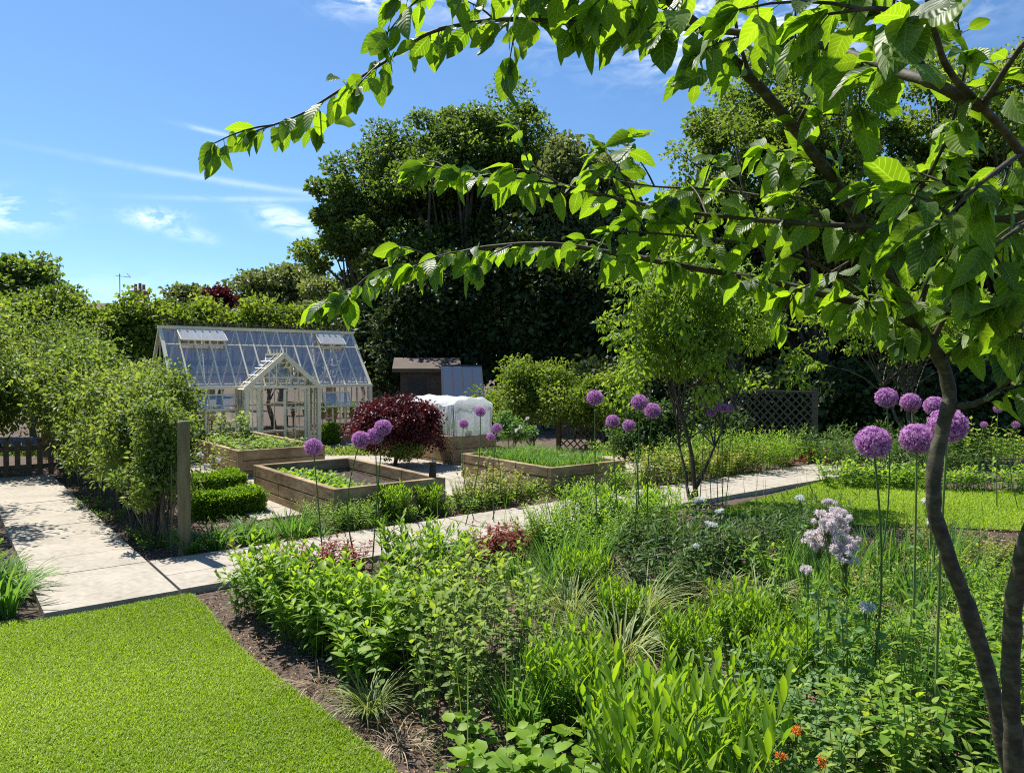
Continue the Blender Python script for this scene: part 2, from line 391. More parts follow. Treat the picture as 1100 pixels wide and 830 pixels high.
pj = MB(); c = [ST(-.17, -.99, .046), ST(14.4, -.99, .046), ST(14.4, -.01, .046), ST(-.17, -.01, .046)]
obj('path_bed', pj.add(c, [(0, 1, 2, 3)]).mesh('path_bed', M['joint']), kind='structure')
# path along the trained trees, runs away to the left
pm = slabs('path', -1.02, -.19, -1.0, 6.4, [1.0, .6, .9, .6, .75, .9, .6, .9, .75, .4], [1.4], seed=5, h=.053)
obj('path', pm.mesh('path', M['stone']), kind='structure')
pj = MB(); c = [ST(-1.01, -.99, .044), ST(-.2, -.99, .044), ST(-.2, 6.35, .044), ST(-1.01, 6.35, .044)]
obj('path_bed', pj.add(c, [(0, 1, 2, 3)]).mesh('path_bed', M['joint']), kind='structure')
# paved yard around the raised beds; stretch by the greenhouse added to bounce light
pm = slabs('paving', 1.15, 8.6, 1.25, 14.2, [.6] * 21 + [.55], [.6, .9], seed=9, h=.03, th=.04)
obj('paving', pm.mesh('paving', M['stone']), kind='structure')

# lawns
lawnA = [(-2.95, 4.83), (-2.32, 5.30)]
lawn_px = [(205, 643), (222, 660), (245, 690), (265, 710), (290, 730), (318, 750), (345, 770), (372, 792), (400, 815), (420, 832)]
lawnL = [G(46, 672)[:2]] + [G(110, 661)[:2]] + [G(160, 651)[:2]] + [G(*p)[:2] for p in lawn_px] + [(-.35, 2.4), (-.2, 1.5), (-.1, 0), (0, -6), (-9, -6), (-9, 3.9), (-5.4, 4.1), (-4.2, 4.42), (-3.5, 4.62)]
lawnR = [G(762, 552)[:2], ST(8.2, -1.04)[:2], ST(11.5, -1.04)[:2], G(1000, 527)[:2], G(1100, 530)[:2], (12, 10.4), (12, 7.4), G(1100, 572)[:2], G(1020, 568)[:2], G(930, 566)[:2], G(850, 560)[:2]]
def lawn(name, poly, h):
    return obj(name, poly_fill(poly, h, name, M['turf'], edge=.04), kind='structure')
lawn('lawn', lawnL, .035); lawn('lawn', lawnR, .02)

def blades(P, hgt, wid, mat, name, lean=.5, seg=2):
    n = len(P)
    a = rng.random(n) * 6.283; ln = hgt * (.55 + .7 * rng.random(n)); le = lean * rng.random(n) ** .7
    d = np.stack([np.cos(a) * le, np.sin(a) * le, np.ones(n)], 1); d /= np.linalg.norm(d, axis=1, keepdims=True)
    side = np.stack([-np.sin(a), np.cos(a), np.zeros(n)], 1) * (wid * (.6 + .8 * rng.random(n)))[:, None]
    m = P + d * (ln * .55)[:, None]; t = P + d * (ln * .9)[:, None] + np.stack([np.cos(a), np.sin(a), -.3 * np.ones(n)], 1) * (ln * .3 * le)[:, None]
    V = np.stack([P - side / 2, P + side / 2, m + side * .4, m - side * .4, t], 1)
    rn = rng.random(n)
    patch = .5 + .5 * np.sin(P[:, 0] * 1.7 + 1.3 * np.sin(P[:, 1] * 1.1)) * np.sin(P[:, 1] * 2.1 + .5)
    A = np.zeros((n, 5, 3)); A[..., 2] = np.clip(rn * .55 + patch * .45, 0, 1)[:, None]
    mb = MB(); b = (np.arange(n) * 5)[:, None]
    mb.add(V, b + np.array([[0, 1, 2, 3]]), A)
    mb.I.append((b + np.array([[3, 2, 4]])).reshape(-1)); mb.S.append(np.full(n, 3)); mb.M.append(np.zeros(n, int))
    return mb.mesh(name, mat)
def scatter(poly, n, h=0., zf=None):
    poly = [tuple(p[:2]) for p in poly]; a = np.array(poly); lo, hi = a.min(0), a.max(0); out = []; c = 0
    while c < n:
        P = lo + rng.random((n * 2, 2)) * (hi - lo); P = P[inside(P, poly)]; out.append(P); c += len(P)
        if len(P) == 0: break
    P = np.concatenate(out)[:n]
    return np.column_stack([P, gz(P[:, 1]) + h])
# blades thin out with distance from the viewer's end of the lawn
nearL = [p for p in lawnL if p[1] > 1.9] + []
nearL = [tuple(p) for p in lawnL[:13]] + [(-.35, 2.3), (-6, 2.3), (-6.4, 4.0)] + [tuple(p) for p in lawnL[-3:]]
Pg = scatter(nearL, 400000, .033)
edge_pts = []
for i in range(0, 13):
    a, b = np.array(lawnL[i]), np.array(lawnL[i + 1]); k = int(np.linalg.norm(b - a) * 900)
    q = a + rng.random((k, 1)) * (b - a) + rng.normal(size=(k, 2)) * .012; edge_pts.append(q)
q = np.concatenate(edge_pts); Pe = np.column_stack([q, gz(q[:, 1]) + .02])
obj('grass', blades(np.concatenate([Pg, Pe]), .026, .0045, M['grass'], 'grass', 1.1), kind='stuff', label='short bright green lawn grass beside the pale paving and the border', category='grass')
Pg = scatter(lawnR, 90000, .018)
obj('grass', blades(Pg, .035, .009, M['grass'], 'grass', .8), kind='stuff', label='sunlit strip of mown grass behind the tall purple alliums', category='grass')

# mulch chips along the border's bare edge and in the planting strips
border = [G(*p)[:2] + np.array([.02, -.02]) for p in lawn_px] + [(-.3, 2.2), (8, 2.2), (9, 7.5), G(930, 566)[:2], G(750, 556)[:2], ST(6, -1.05)[:2], ST(0, -1.05)[:2]]
strip = [ST(-.15, .06)[:2], ST(9, .06)[:2], ST(9, 1.2)[:2], ST(1.1, 1.2)[:2], ST(1.1, 6)[:2], ST(-.1, 10)[:2]]
leftbed = [ST(-1.12, -1)[:2], ST(-1.12, 9)[:2], ST(-2.2, 9)[:2], ST(-2.6, -1.4)[:2]]
def chips(poly, n, size, name, label, mat, cat='mulch', h=.012):
    P = scatter(poly, n, h); P[:, 2] += rng.random(n) * .02
    R = frames(rdir(n, 0.1) * np.array([1, 1, .35]), rdir(n, 1.2))
    sc = np.column_stack([size * (.3 + .5 * rng.random(n)), size * (.6 + 1.1 * rng.random(n)), np.full(n, size)])
    return obj(name, MB().inst(T_FAR2, P, R, sc).mesh(name, mat), kind='stuff', label=label, category=cat)
chips(border, 60000, .022, 'mulch', 'brown bark mulch and litter on the soil under the border plants', M['chip'])
chips(strip, 26000, .022, 'mulch', 'dark bark mulch in the strip between the path and the raised beds', M['chip'])
chips([ST(-.18, .02)[:2], ST(8, .02)[:2], ST(8, -.12)[:2], ST(-.18, -.12)[:2]], 260, .014, 'path_litter', 'small bits of bark spilled along the edge of the pale path', M['chip'], 'litter', .058)
chips([ST(-.2, 0)[:2], ST(-.2, 6)[:2], ST(-.36, 6)[:2], ST(-.36, 0)[:2]], 240, .014, 'path_litter', 'small bits of bark spilled on the paving beside the trained trees', M['chip'], 'litter', .056)
chips(leftbed, 9000, .022, 'mulch', 'brown bark mulch along the outer edge of the paving', M['chip'])
# ------------------------------------------------------------------ greenhouse
def greenhouse():
    P0 = np.array([-9.12, 20.0, -0.7]); Lg, Dp, E_, R_ = 5.86, 2.7, 1.8, 3.48; hd = Dp / 2
    root = thing('greenhouse', 'cream painted glass greenhouse with a gabled porch and spiked ridge cresting', 'greenhouse', P0, GRID_ROT)
    Rz = np.array([[U[0], Wd[0], 0], [U[1], Wd[1], 0], [0, 0, 1]])
    slope = lambda t, front=True: np.array([0, (hd * t) if front else (Dp - hd * t), E_ + (R_ - E_) * t])
    sn = np.array([0, -(R_ - E_), hd]); sn /= np.linalg.norm(sn); bn = sn * np.array([1, -1, 1])
    mb = MB()
    wall = MB(); wall.box((-.05, -.05, -.1), (Lg + .05, .08, .25)); wall.box((-.05, Dp - .08, -.1), (Lg + .05, Dp + .05, .25))
    wall.box((-.05, .081, -.1), (.08, Dp - .081, .25)); wall.box((Lg - .08, .081, -.1), (Lg + .05, Dp - .081, .25))
    obj('base_wall', wall.mesh('greenhouse_base_wall', M['render']), root)
    nb = 14; X = np.linspace(.03, Lg - .03, nb + 1)
    pc0, pc1 = 1.77, 3.87                                           # porch opening
    # vertical frame
    for y, s in ((0, 1), (Dp, -1)):
        for i, x in enumerate(X):
            if s == 1 and pc0 < x < pc1: continue
            w = .045 if i % 2 == 0 else .028
            mb.bar((x, y, .25), (x, y, E_ - .05), w, .05)
        for z in (.28, 1.16):
            if s == 1: mb.bar((0, y + .001, z), (pc0, y + .001, z), .045, .05); mb.bar((pc1, y + .001, z), (Lg, y + .001, z), .045, .05)
            else: mb.bar((0, y + .001, z), (Lg, y + .001, z), .045, .05)
        mb.bar((-.04, y - .02 * s, E_), (Lg + .04, y - .02 * s, E_), .12, .085)
    for x in (0, Lg):
        for y in (0, Dp): mb.bar((x, y, .24), (x, y, E_ - .045), .09)
        for y in (.45, .9, 1.35, 1.8, 2.25):
            top = E_ + (R_ - E_) * (1 - abs(y - hd) / hd) - .04
            mb.bar((x, y, .25), (x, y, top), .03)
        for z in (.28, 1.16, E_): mb.bar((x + .002, .05, z), (x + .002, Dp - .05, z), .05)
        for fr in (True, False): mb.bar(slope(-.02, fr) + (x, 0, 0), slope(1, fr) + (x, 0, 0), .09, .06, up=sn if fr else bn)
    # rafters
    for x in X[1:-1]:
        for fr in (True, False): mb.bar(slope(.02, fr) + (x, 0, 0), slope(.985, fr) + (x, 0, 0), .046, .046, up=sn if fr else bn)
    for t in (.72,):
        for fr in (True, False): mb.bar(slope(t, fr) + (0, 0, 0), slope(t, fr) + (Lg, 0, 0), .035, .045, up=sn if fr else bn)
    mb.bar((-.06, hd, R_ + .02), (Lg + .06, hd, R_ + .02), .13, .09)
    # diagonal ties inside
    for x in (Lg * .27, Lg * .73): mb.bar((x, .05, E_), (x, Dp - .05, E_), .03)
    obj('frame', mb.mesh('greenhouse_frame', M['paint']), root)
    g = MB()
    for fr in (True, False):
        off = (sn if fr else bn) * .012
        a, b = slope(.01, fr) + off, slope(.98, fr) + off
        for i in range(nb):
            x0, x1 = X[i], X[i + 1]
            seg = [(.0, .72), (.725, 1)]
            for k, (t0, t1) in enumerate(seg):
                if fr and k == 1 and (1 <= i <= 3 or 11 <= i <= 12): continue
                p, q = a + (b - a) * t0, a + (b - a) * t1; j = rng.normal() * .002
                g.add([p + (x0, 0, j), p + (x1, 0, j), q + (x1, 0, 0), q + (x0, 0, 0)], [(0, 1, 2, 3)])
    obj('roof_glass', g.mesh('greenhouse_roof_glass', M['glass']), root)
    g = MB()
    for y, xs in ((0.0, [(0.05, pc0), (pc1, Lg - .05)]), (Dp, [(0.05, Lg - .05)])):
        for x0, x1 in xs: g.add([(x0, y, .29), (x1, y, .29), (x1, y, E_ - .06), (x0, y, E_ - .06)], [(0, 1, 2, 3)])
    for x in (0.0, Lg):
        g.add([(x, .04, .29), (x, Dp - .04, .29), (x, Dp - .04, E_), (x, hd, R_ - .04), (x, .04, E_)], [(0, 1, 2, 3, 4)])
    obj('wall_glass', g.mesh('greenhouse_wall_glass', M['wallglass']), root)
    # roof vents, hinged at the ridge and propped open
    for i0, i1, lift in ((1, 4, .22), (11, 13, .17)):
        t0 = slope(.72) + sn * lift; t1 = slope(.97) + sn * .035; x0, x1 = X[i0] - .01, X[i1] + .01
        v = MB(); n_ = np.cross(t1 - t0, (1, 0, 0)); n_ = -n_ / np.linalg.norm(n_)
        for p, q in ((t0, t0), (t1, t1)): v.bar(p + (x0, 0, 0), q + (x1, 0, 0), .04, .03, up=n_)
        for x in np.linspace(x0, x1, i1 - i0 + 1): v.bar(t0 + (x, 0, 0), t1 + (x, 0, 0), .03, .028, up=n_)
        v.bar(t0 + ((x0 + x1) / 2, 0, 0), slope(.66) + ((x0 + x1) / 2, .1, -.1), .012)
        fr_ = obj('roof_vent', v.mesh('vent_frame', M['paint']), root, label='propped open roof vent')
        gl = MB().add([t0 + (x0, 0, .0) + n_ * .02, t0 + (x1, 0, 0) + n_ * .02, t1 + (x1, 0, 0) + n_ * .02, t1 + (x0, 0, 0) + n_ * .02], [(0, 1, 2, 3)])
        obj('pane', gl.mesh('vent_pane', M['ventglass']), fr_)
    # hinged side windows, swung open at the bottom
    for x0, x1, n in ((.55, 1.65, 3), (4.25, 5.1, 2)):
        a = np.array([0, -.02, E_ - .2]); b = np.array([0, -.22, 1.2]); w = MB()
        for p in (a, b): w.bar(p + (x0, 0, 0), p + (x1, 0, 0), .045, .035)
        for x in np.linspace(x0, x1, n + 1): w.bar(a + (x, 0, 0), b + (x, 0, 0), .035, .035)
        s_ = obj('side_window', w.mesh('side_window_frame', M['paint']), root, label='side window standing ajar')
        obj('pane', MB().add([b + (x0, .0, 0), b + (x1, 0, 0), a + (x1, 0, 0), a + (x0, 0, 0)], [(0, 1, 2, 3)]).mesh('side_window_pane', M['ventglass'] if 0 else M['glass']), s_)
    # ridge cresting: rail with spikes
    c = MB(); c.bar((0, hd, R_ + .085), (Lg, hd, R_ + .085), .02, .02); c.bar((0, hd, R_ + .15), (Lg, hd, R_ + .15), .012, .012)
    for i, x in enumerate(np.linspace(.05, Lg - .05, 29)):
        hh = .30 if i in (0, 28) else .21
        c.bar((x, hd, R_ + .06), (x, hd, R_ + hh), .024); c.box((x - .03, hd - .01, R_ + hh), (x + .03, hd + .01, R_ + hh + .045))
        if i % 2 == 0: c.box((x - .035, hd - .008, R_ + hh - .07), (x + .035, hd + .008, R_ + hh - .045))
    obj('ridge_cresting', c.mesh('ridge_cresting', M['greytimber']), root)
    # porch
    px0, px1, pf = 1.77, 3.87, -.62; pm_ = (px0 + px1) / 2; pr = E_ + .92; ph = (px1 - px0) / 2
    back = (pr - E_) / (R_ - E_) * hd
    p = MB()
    for x in (px0, px1):
        p.bar((x, pf, 0), (x, pf, E_ - .05), .10); p.bar((x, 0, 0), (x, 0, E_ - .05), .08)
        p.bar((x, pf - .08, E_), (x, .02, E_), .11, .10)
        p.bar((x, pf, .45), (x, 0, .45), .04); p.bar((x, pf, 1.16), (x, 0, 1.16), .03); p.bar((x, pf / 2, 0), (x, pf / 2, E_), .03)
    for x in (px0 + .32, px1 - .32): p.bar((x, pf, .0), (x, pf, E_ - .04), .075)
    for x in (px0 + .16, px1 - .16): p.bar((x, pf, .0), (x, pf, E_ - .04), .028)
    p.bar((px0, pf, E_ - .0), (px1, pf, E_ - .0), .085, .07); p.bar((px0, pf, .06), (px1, pf, .06), .06, .12)
    p.bar((px0 + .1, pf, E_ + .27), (px1 - .1, pf, E_ + .27), .03, .03)
    for s in (-1, 1):
        e = np.array([pm_ + s * (ph + .07), 0, E_ - .06]); r_ = np.array([pm_, 0, pr])
        nn = np.array([s * (pr - E_), 0, ph]); nn /= np.linalg.norm(nn)
        p.bar(e + (0, pf - .06, 0), r_ + (0, pf - .06, .0), .05, .13, up=nn)
        for k in range(6):
            t = k / 5; bp = e + (r_ - e) * t
            p.bar(np.array([bp[0], pf, bp[2]]) + nn * .01, np.array([bp[0], max(back * t, .02), bp[2]]) + nn * .01, .03, .03, up=nn)
        for yy in (pf + .02, pf * .5, 0): p.bar(e + (0, yy, 0) + nn * .004, r_ + (0, yy, 0) + nn * .004, .03, .03, up=nn)
        for k in (.25, .5, .75):                                     # gable muntins fanning
            xx = pm_ + s * ph * (1 - k) * .8
            p.bar((xx, pf, E_ + .03), (xx, pf, E_ + (pr - E_) * (1 - abs(xx - pm_) / ph) - .05), .024)
    p.bar((pm_, pf - .1, pr + .02), (pm_, back + .02, pr + .02), .10, .07)
    for s in (-1, 1):
        for k in range(5):
            a0 = pm_ + s * .05; p.bar((a0, pf, E_ + .03 + 0), (pm_ + s * .42, pf, E_ + .5 - 0), .018) if k == 0 else None
    for yv in np.linspace(pf, back - .1, 6): p.bar((pm_, yv, pr + .05), (pm_, yv, pr + .17), .013)
    porch = obj('porch', p.mesh('porch_frame', M['paint']), root)
    g = MB()
    for s in (-1, 1):
        g.add([(pm_ + s * ph, pf, E_ - .01), (pm_ + s * ph, 0, E_ - .01), (pm_, back, pr - .01), (pm_, pf, pr - .01)], [(0, 1, 2, 3)])
        x = pm_ + s * ph; g.add([(x, pf, .46), (x, 0, .46), (x, 0, E_), (x, pf, E_)], [(0, 1, 2, 3)])
        xa, xb = sorted((pm_ + s * ph, pm_ + s * (ph - .32))); g.add([(xa, pf, .1), (xb, pf, .1), (xb, pf, E_), (xa, pf, E_)], [(0, 1, 2, 3)])
    g.add([(px0, pf + .002, E_ + .03), (px1, pf + .002, E_ + .03), (pm_, pf + .002, pr - .05)], [(0, 1, 2)])
    obj('porch_glass', g.mesh('porch_glass', M['wallglass']), porch)

    # double door, one leaf swung inwards
    dx0, dx1 = px0 + .37, px1 - .37; dm = (dx0 + dx1) / 2
    for k, (xa, ang) in enumerate(((dx0, math.radians(65)), (dx1, 0.0))):
        d = MB(); wdt = dm - dx0 - .01; sgn = 1 if k == 0 else -1
        ca, sa = math.cos(ang), math.sin(ang)
        Pn = lambda u, z: (xa + sgn * u * ca, pf + .03 + u * sa, z)
        for u in (.03, wdt - .03): d.bar(Pn(u, .10), Pn(u, E_ - .06), .06, .04)
        for z in (.13, .62, 1.2, E_ - .09): d.bar(Pn(.06, z), Pn(wdt - .06, z), .05, .045)
        d.bar(Pn(wdt / 2, .15), Pn(wdt / 2, E_ - .1), .022)
        dd = obj('door', d.mesh('door_frame', M['paint']), root, label='door leaf swung inwards' if k == 0 else None)
        obj('pane', MB().add([Pn(.04, .12), Pn(wdt - .04, .12), Pn(wdt - .04, E_ - .08), Pn(.04, E_ - .08)], [(0, 1, 2, 3)]).mesh('door_pane', M['wallglass']), dd)
        hd_ = MB().bar(np.array(Pn(wdt - .05, .98)) - (0, .04, 0), np.array(Pn(wdt - .05, .98)) - (0, .08, 0), .02); hd_.bar(np.array(Pn(wdt - .05, .98)) - (0, .08, 0), np.array(Pn(wdt - .16, .98)) - (0, .08, 0), .018)
        obj('handle', hd_.mesh('door_handle', M['metal']), dd)
    # staging inside with potted seedlings
    for y, nm in ((.45, 'front'), (2.2, 'back')):
        for xs0, xs1 in ((.25, 1.6), (4.05, 5.6)):
            st = MB(); a = P0
            for k in range(7): st.box((xs0, y - .28 + k * .085, .76), (xs1, y - .28 + k * .085 + .06, .78))
            for x in (xs0 + .05, xs1 - .05):
                for yy in (y - .26, y + .26): st.bar((x, yy, 0), (x, yy, .76), .04)
            t = thing('staging_bench', 'slatted timber staging bench inside the greenhouse, %s of the porch' % (('in the front row, ' if nm == 'front' else 'in the back row, ') + ('left' if xs0 < 1 else 'right')), 'bench', P0, GRID_ROT)
            obj('bench_top', st.mesh('staging_bench', M['greytimber']), t)
            k = 5 if nm == 'front' else 4
            for i, x in enumerate(np.linspace(xs0 + .15, xs1 - .15, k)):
                loc = P0 + Rz @ np.array([x, y + rng.normal() * .06, .78])
                pot(loc, 'potted seedling on the %s staging of the greenhouse %s the porch' % (nm, 'left of' if xs0 < 1 else 'right of'), 'seedlings on the %s staging %s' % (nm, 'left' if xs0 < 1 else 'right'), .7 + .5 * rng.random())
_pot = {}
def pot(loc, label, group, s):
    if not _pot:
        m = MB(); prof = [(.06, 0), (.085, .13), (.095, .13), (.095, .16), (.08, .16), (.078, .12), (0.001, .12)]
        a = np.arange(14) * 2 * PI / 14
        V = np.array([[(r * math.cos(t), r * math.sin(t), z) for t in a] for r, z in prof]).reshape(-1, 3); Q = []
        for i in range(len(prof) - 1):
            for j in range(14): Q.append((i * 14 + j, i * 14 + (j + 1) % 14, (i + 1) * 14 + (j + 1) % 14, (i + 1) * 14 + j))
        _pot['pot'] = m.add(V, Q).mesh('pot', surf_mat('terracotta', [(.3, (.25, .09, .05)), (.7, (.4, .17, .1))], scale=9, bump=.1))
        n = 60; h = rng.random(n)
        P = np.column_stack([rng.normal(size=n) * .03, rng.normal(size=n) * .03, .14 + h * .3])
        _pot['foliage'] = MB().inst(leaf_t(3, .5), P, frames(rdir(n, .3), rdir(n, 1)), .07 + .05 * rng.random(n)).mesh('pot_foliage', M['aster'])
    t = thing('potted_plant', label, 'potted plant', loc, rng.random() * 6, s, group)
    for k in _pot: obj(k, _pot[k], t)
greenhouse()

# ------------------------------------------------------------------ raised beds of timber sleepers
def raised_bed(N_xy, lx, ly, top_z, label, courses=3, soil_drop=.09, th=.075):
    z0 = min(float(gz(N_xy[1])), float(gz((np.array(N_xy) + Wd[:2] * ly)[1]))) - .02
    r = thing('raised_bed', label, 'raised bed', (N_xy[0], N_xy[1], z0), GRID_ROT)
    H = top_z - z0; ch = (H) / courses
    for nm, lo, hi in (('front', (0, 0), (lx, th)), ('back', (0, ly - th), (lx, ly)), ('left', (0, th + .002), (th, ly - th - .002)), ('right', (lx - th, th + .002), (lx, ly - th - .002))):
        b = MB()
        for c in range(courses):
            j = rng.normal() * .0025; g = .004
            x0, y0, x1, y1 = lo[0], lo[1], hi[0], hi[1]
            if nm in ('front', 'back'): y0 += j; y1 += j
            else: x0 += j; x1 += j
            cut = x0 + (x1 - x0) * (.4 + .3 * ((c * 7 + len(nm)) % 3) / 2) if nm in ('front', 'back') else y0 + (y1 - y0) * (.35 + .3 * (c % 2))
            z_a, z_b = c * ch + g, (c + 1) * ch - (g if c < courses - 1 else 0)
            if nm in ('front', 'back'): b.box((x0, y0, z_a), (x1, y1, z_b))
            else: b.box((x0, y0, z_a), (x1, cut - g, z_b)); b.box((x0, cut + g, z_a), (x1, y1, z_b))
        if nm == 'front': b.box((-.004, -.006, 0), (.07, -.0035, H - .004))      # end grain strip of the corner board
        o = obj('side_board', b.mesh('side_board', M['oak']), r)
        bv = o.modifiers.new('b', 'BEVEL'); bv.width = .006; bv.segments = 1
    nx, ny = int(lx * 14), int(ly * 14); X, Y = np.meshgrid(np.linspace(th + .001, lx - th - .001, nx), np.linspace(th + .001, ly - th - .001, ny), indexing='ij')
    Z = H - soil_drop + .012 * np.sin(X * 13) * np.sin(Y * 11) + rng.normal(size=X.shape) * .008
    i = np.arange(nx - 1)[:, None] * ny + np.arange(ny - 1)[None]
    obj('soil', MB().add(np.stack([X, Y, Z], -1), np.stack([i, i + ny, i + ny + 1, i + 1], -1).reshape(-1, 4)).mesh('bed_soil', M['bedsoil'], True), r)
    def pt(x, y, z=0):
        p = np.array([N_xy[0], N_xy[1], 0]) + U * x + Wd * y; p[2] = top_z - soil_drop + z; return p
    return pt
bedB = raised_bed((-1.82, 7.6), 1.35, 2.45, .405, 'long sleeper bed with salad rows and bare soil, closest to the path', soil_drop=.17)
bedA = raised_bed((-4.02, 10.9), 1.35, 3.2, .43, 'sleeper bed with strawberry plants directly in front of the greenhouse', soil_drop=.10)
bedD = raised_bed((.50, 9.45), 1.35, 2.05, .375, 'sleeper bed filled with green onion leaves')
bedC = raised_bed((-.99, 12.4), .9, 3.0, .50, 'sleeper bed that carries the white fleece cover')

# fleece cover on hoops over bed C
def fleece():
    p0 = np.array([-.99, 12.4, .50]) + U * .04 + Wd * .04
    r = thing('fleece_cover', 'white fleece crop cover stretched over a frame on the raised bed', 'crop cover', p0, GRID_ROT)
    lx, ly, H = .80, 1.45, .62
    f = MB()
    nx, ny, nz = 14, 30, 8
    def sheet(fn, a, b):
        A, B = np.meshgrid(np.linspace(0, 1, a), np.linspace(0, 1, b), indexing='ij')
        P = np.stack(fn(A, B), -1); i = np.arange(a - 1)[:, None] * b + np.arange(b - 1)[None]
        f.add(P, np.stack([i, i + b, i + b + 1, i + 1], -1).reshape(-1, 4))
    sag = lambda x, y: H - .03 * np.abs(np.sin(y * PI * 3)) - .09 * (2 * x - 1) ** 4 + .03 * np.sin(x * PI) + .012 * np.sin(x * 19 + y * 23)
    sheet(lambda a, b: (a * lx, b * ly, sag(a, b)), nx, ny)
    wr = lambda t, z, k: .018 * np.sin(t * 40 + k) * (1 - z) + .012 * np.sin(t * 17 + z * 5 + k)
    sheet(lambda a, b: (a * lx, -.01 + wr(a, b, 1), b * sag(a, 0 * b)), 40, nz)
    sheet(lambda a, b: (a * lx, ly + .01 + wr(a, b, 2), b * sag(a, 0 * b + 1)), 40, nz)
    sheet(lambda a, b: (-.01 + wr(a * 2.2, b, 3), a * ly, b * sag(0 * b, a)), 70, nz)
    sheet(lambda a, b: (lx + .01 + wr(a * 2.2, b, 4), a * ly, b * sag(0 * b + 1, a)), 70, nz)
    obj('fleece', f.mesh('fleece', M['fleece'], True), r)
    h = MB()
    for y in (0.02, ly / 3, 2 * ly / 3, ly - .02):
        for x in (.02, lx - .02): h.bar((x, y, 0), (x, y, H - .15), .018)
        h.bar((.02, y, H - .15), (lx - .02, y, H - .15), .018)
    for x in (.02, lx - .02): h.bar((x, .02, H - .16), (x, ly - .02, H - .16), .016)
    obj('support_frame', h.mesh('hoop_frame', M['greytimber']), r)
fleece()

def lathe(prof, n=16):
    m = MB(); a = np.arange(n) * 2 * PI / n
    V = np.array([[(r * math.cos(t), r * math.sin(t), z) for t in a] for r, z in prof]).reshape(-1, 3); Q = []
    for i in range(len(prof) - 1):
        for j in range(n): Q.append((i * n + j, i * n + (j + 1) % n, (i + 1) * n + (j + 1) % n, (i + 1) * n + j))
    return m.add(V, Q)
# small black light on the corner of bed B
q = bedB(1.25, .12, 0); q[2] = .407
t = thing('garden_light', 'small black cylindrical light on the corner of the raised bed', 'light', q)
obj('body', lathe([(.001, 0), (.042, 0), (.042, .13), (.036, .135), (.036, .15), (.045, .155), (.045, .17), (.001, .175)]).mesh('light_body', M['blackmetal'], False), t)
obj('spike', lathe([(.004, .17), (.004, .205), (.012, .21), (.001, .235)], 8).mesh('light_tip', M['metal']), t)

# ------------------------------------------------------------------ fences, posts, buildings
def support_fence():
    p0 = ST(.14, .16)
    r = thing('plant_support_fence', 'timber post and wire support with thin canes beside the left path', 'fence', p0, GRID_ROT)
    hts = [1.19, 1.3, 1.35, 1.4, 1.4]; ys = [0, 2.6, 5.2, 7.8, 10.4]
    for y, h in zip(ys, hts):
        zb = float(gz((p0 + Wd * y)[1])) - p0[2]
        a = np.arange(10) * 2 * PI / 10
        m = lathe([(.056, -.1), (.055, .3), (.053, h - .012), (.045, h), (.001, h + .002)], 12)
        for V in m.V: V += np.array([0, y, zb])
        obj('post', m.mesh('post', M['post']), r)
    for z in (.35, .75, 1.12):
        P = np.array([[0.0, y, z + float(gz((p0 + Wd * y)[1]))] for y in np.linspace(0, 10.4, 20)])
        obj('wire', MB().tubes(P, .003, 4).mesh('wire', M['metal']), r)
    n = 80
    y = rng.random(n) * 10; x = rng.normal(size=n) * .05; h = .45 + rng.random(n) * .5
    zb = gz(p0[1] + Wd[1] * y)
    P = np.stack([np.column_stack([x, y, zb - .02]), np.column_stack([x + rng.normal(size=n) * .03, y + rng.normal(size=n) * .05, zb + h])], 1)
    for q in P: obj('cane', MB().tubes(q[None], .006, 4).mesh('cane', M['post']), r)
support_fence()

def lattice_panel(a, b, h, label, post_first=True):
    a = np.array([*a, float(gz(a[1]))]); b = np.array([*b, float(gz(b[1]))]); d = b - a; ln = np.hypot(d[0], d[1]); ang = math.atan2(d[1], d[0]); dz = d[2]
    r = thing('lattice_panel', label, 'trellis panel', a, ang)
    m = MB(); z0 = .12
    step = .125; W2 = ln - .05
    k = 0
    for s in (1, -1):
        for c in np.arange(-h, ln + h, step * 1.41):
            x0, x1 = (c, c + (h - z0)) if s == 1 else (c, c - (h - z0))
            # clip to the panel
            t0, t1 = 0., 1.
            for lim, sg in ((.05, 1), (W2, -1)):
                f0, f1 = (x0 - lim) * sg, (x1 - lim) * sg
                if f0 < 0 and f1 < 0: t0, t1 = 1, 0
                elif f0 < 0: t0 = max(t0, f0 / (f0 - f1))
                elif f1 < 0: t1 = min(t1, f0 / (f0 - f1))
            if t1 - t0 < .02: continue
            pa = (x0 + (x1 - x0) * t0, .008 * s, z0 + (h - z0) * t0); pb = (x0 + (x1 - x0) * t1, .008 * s, z0 + (h - z0) * t1)
            m.bar(pa, pb, .014, .03, up=(0, 1, 0)) if 0 else m.bar(pa, pb, .03, .012, up=(0, 1, 0))
    obj('lattice', m.mesh('lattice', M['greytimber']), r)
    f = MB(); f.bar((.05, 0, h), (W2, 0, h), .05, .04); f.bar((.05, 0, z0), (W2, 0, z0), .05, .04); f.bar((.045, 0, z0 - .02), (.045, 0, h + .02), .04, .045); f.bar((W2, 0, z0 - .02), (W2, 0, h + .02), .04, .045)
    obj('frame', f.mesh('lattice_frame', M['greytimber']), r)
    for x in ([0, ln] if post_first else [ln]):
        obj('post', MB().box((x - .045, -.045, -.05), (x + .045, .045, h + .08)).mesh('post', M['greytimber']), r)
xl = lambda px, D: (px - 550) / 800 * D
lattice_panel((xl(876, 15.5), 15.5), (xl(788, 16.8), 16.8), 1.35, 'grey diamond lattice panel standing in front of the dark trees')
lattice_panel((xl(697, 17.6), 17.6), (xl(600, 18.4), 18.4), 1.6, 'diamond lattice panel half hidden by the bushes behind the onion bed')

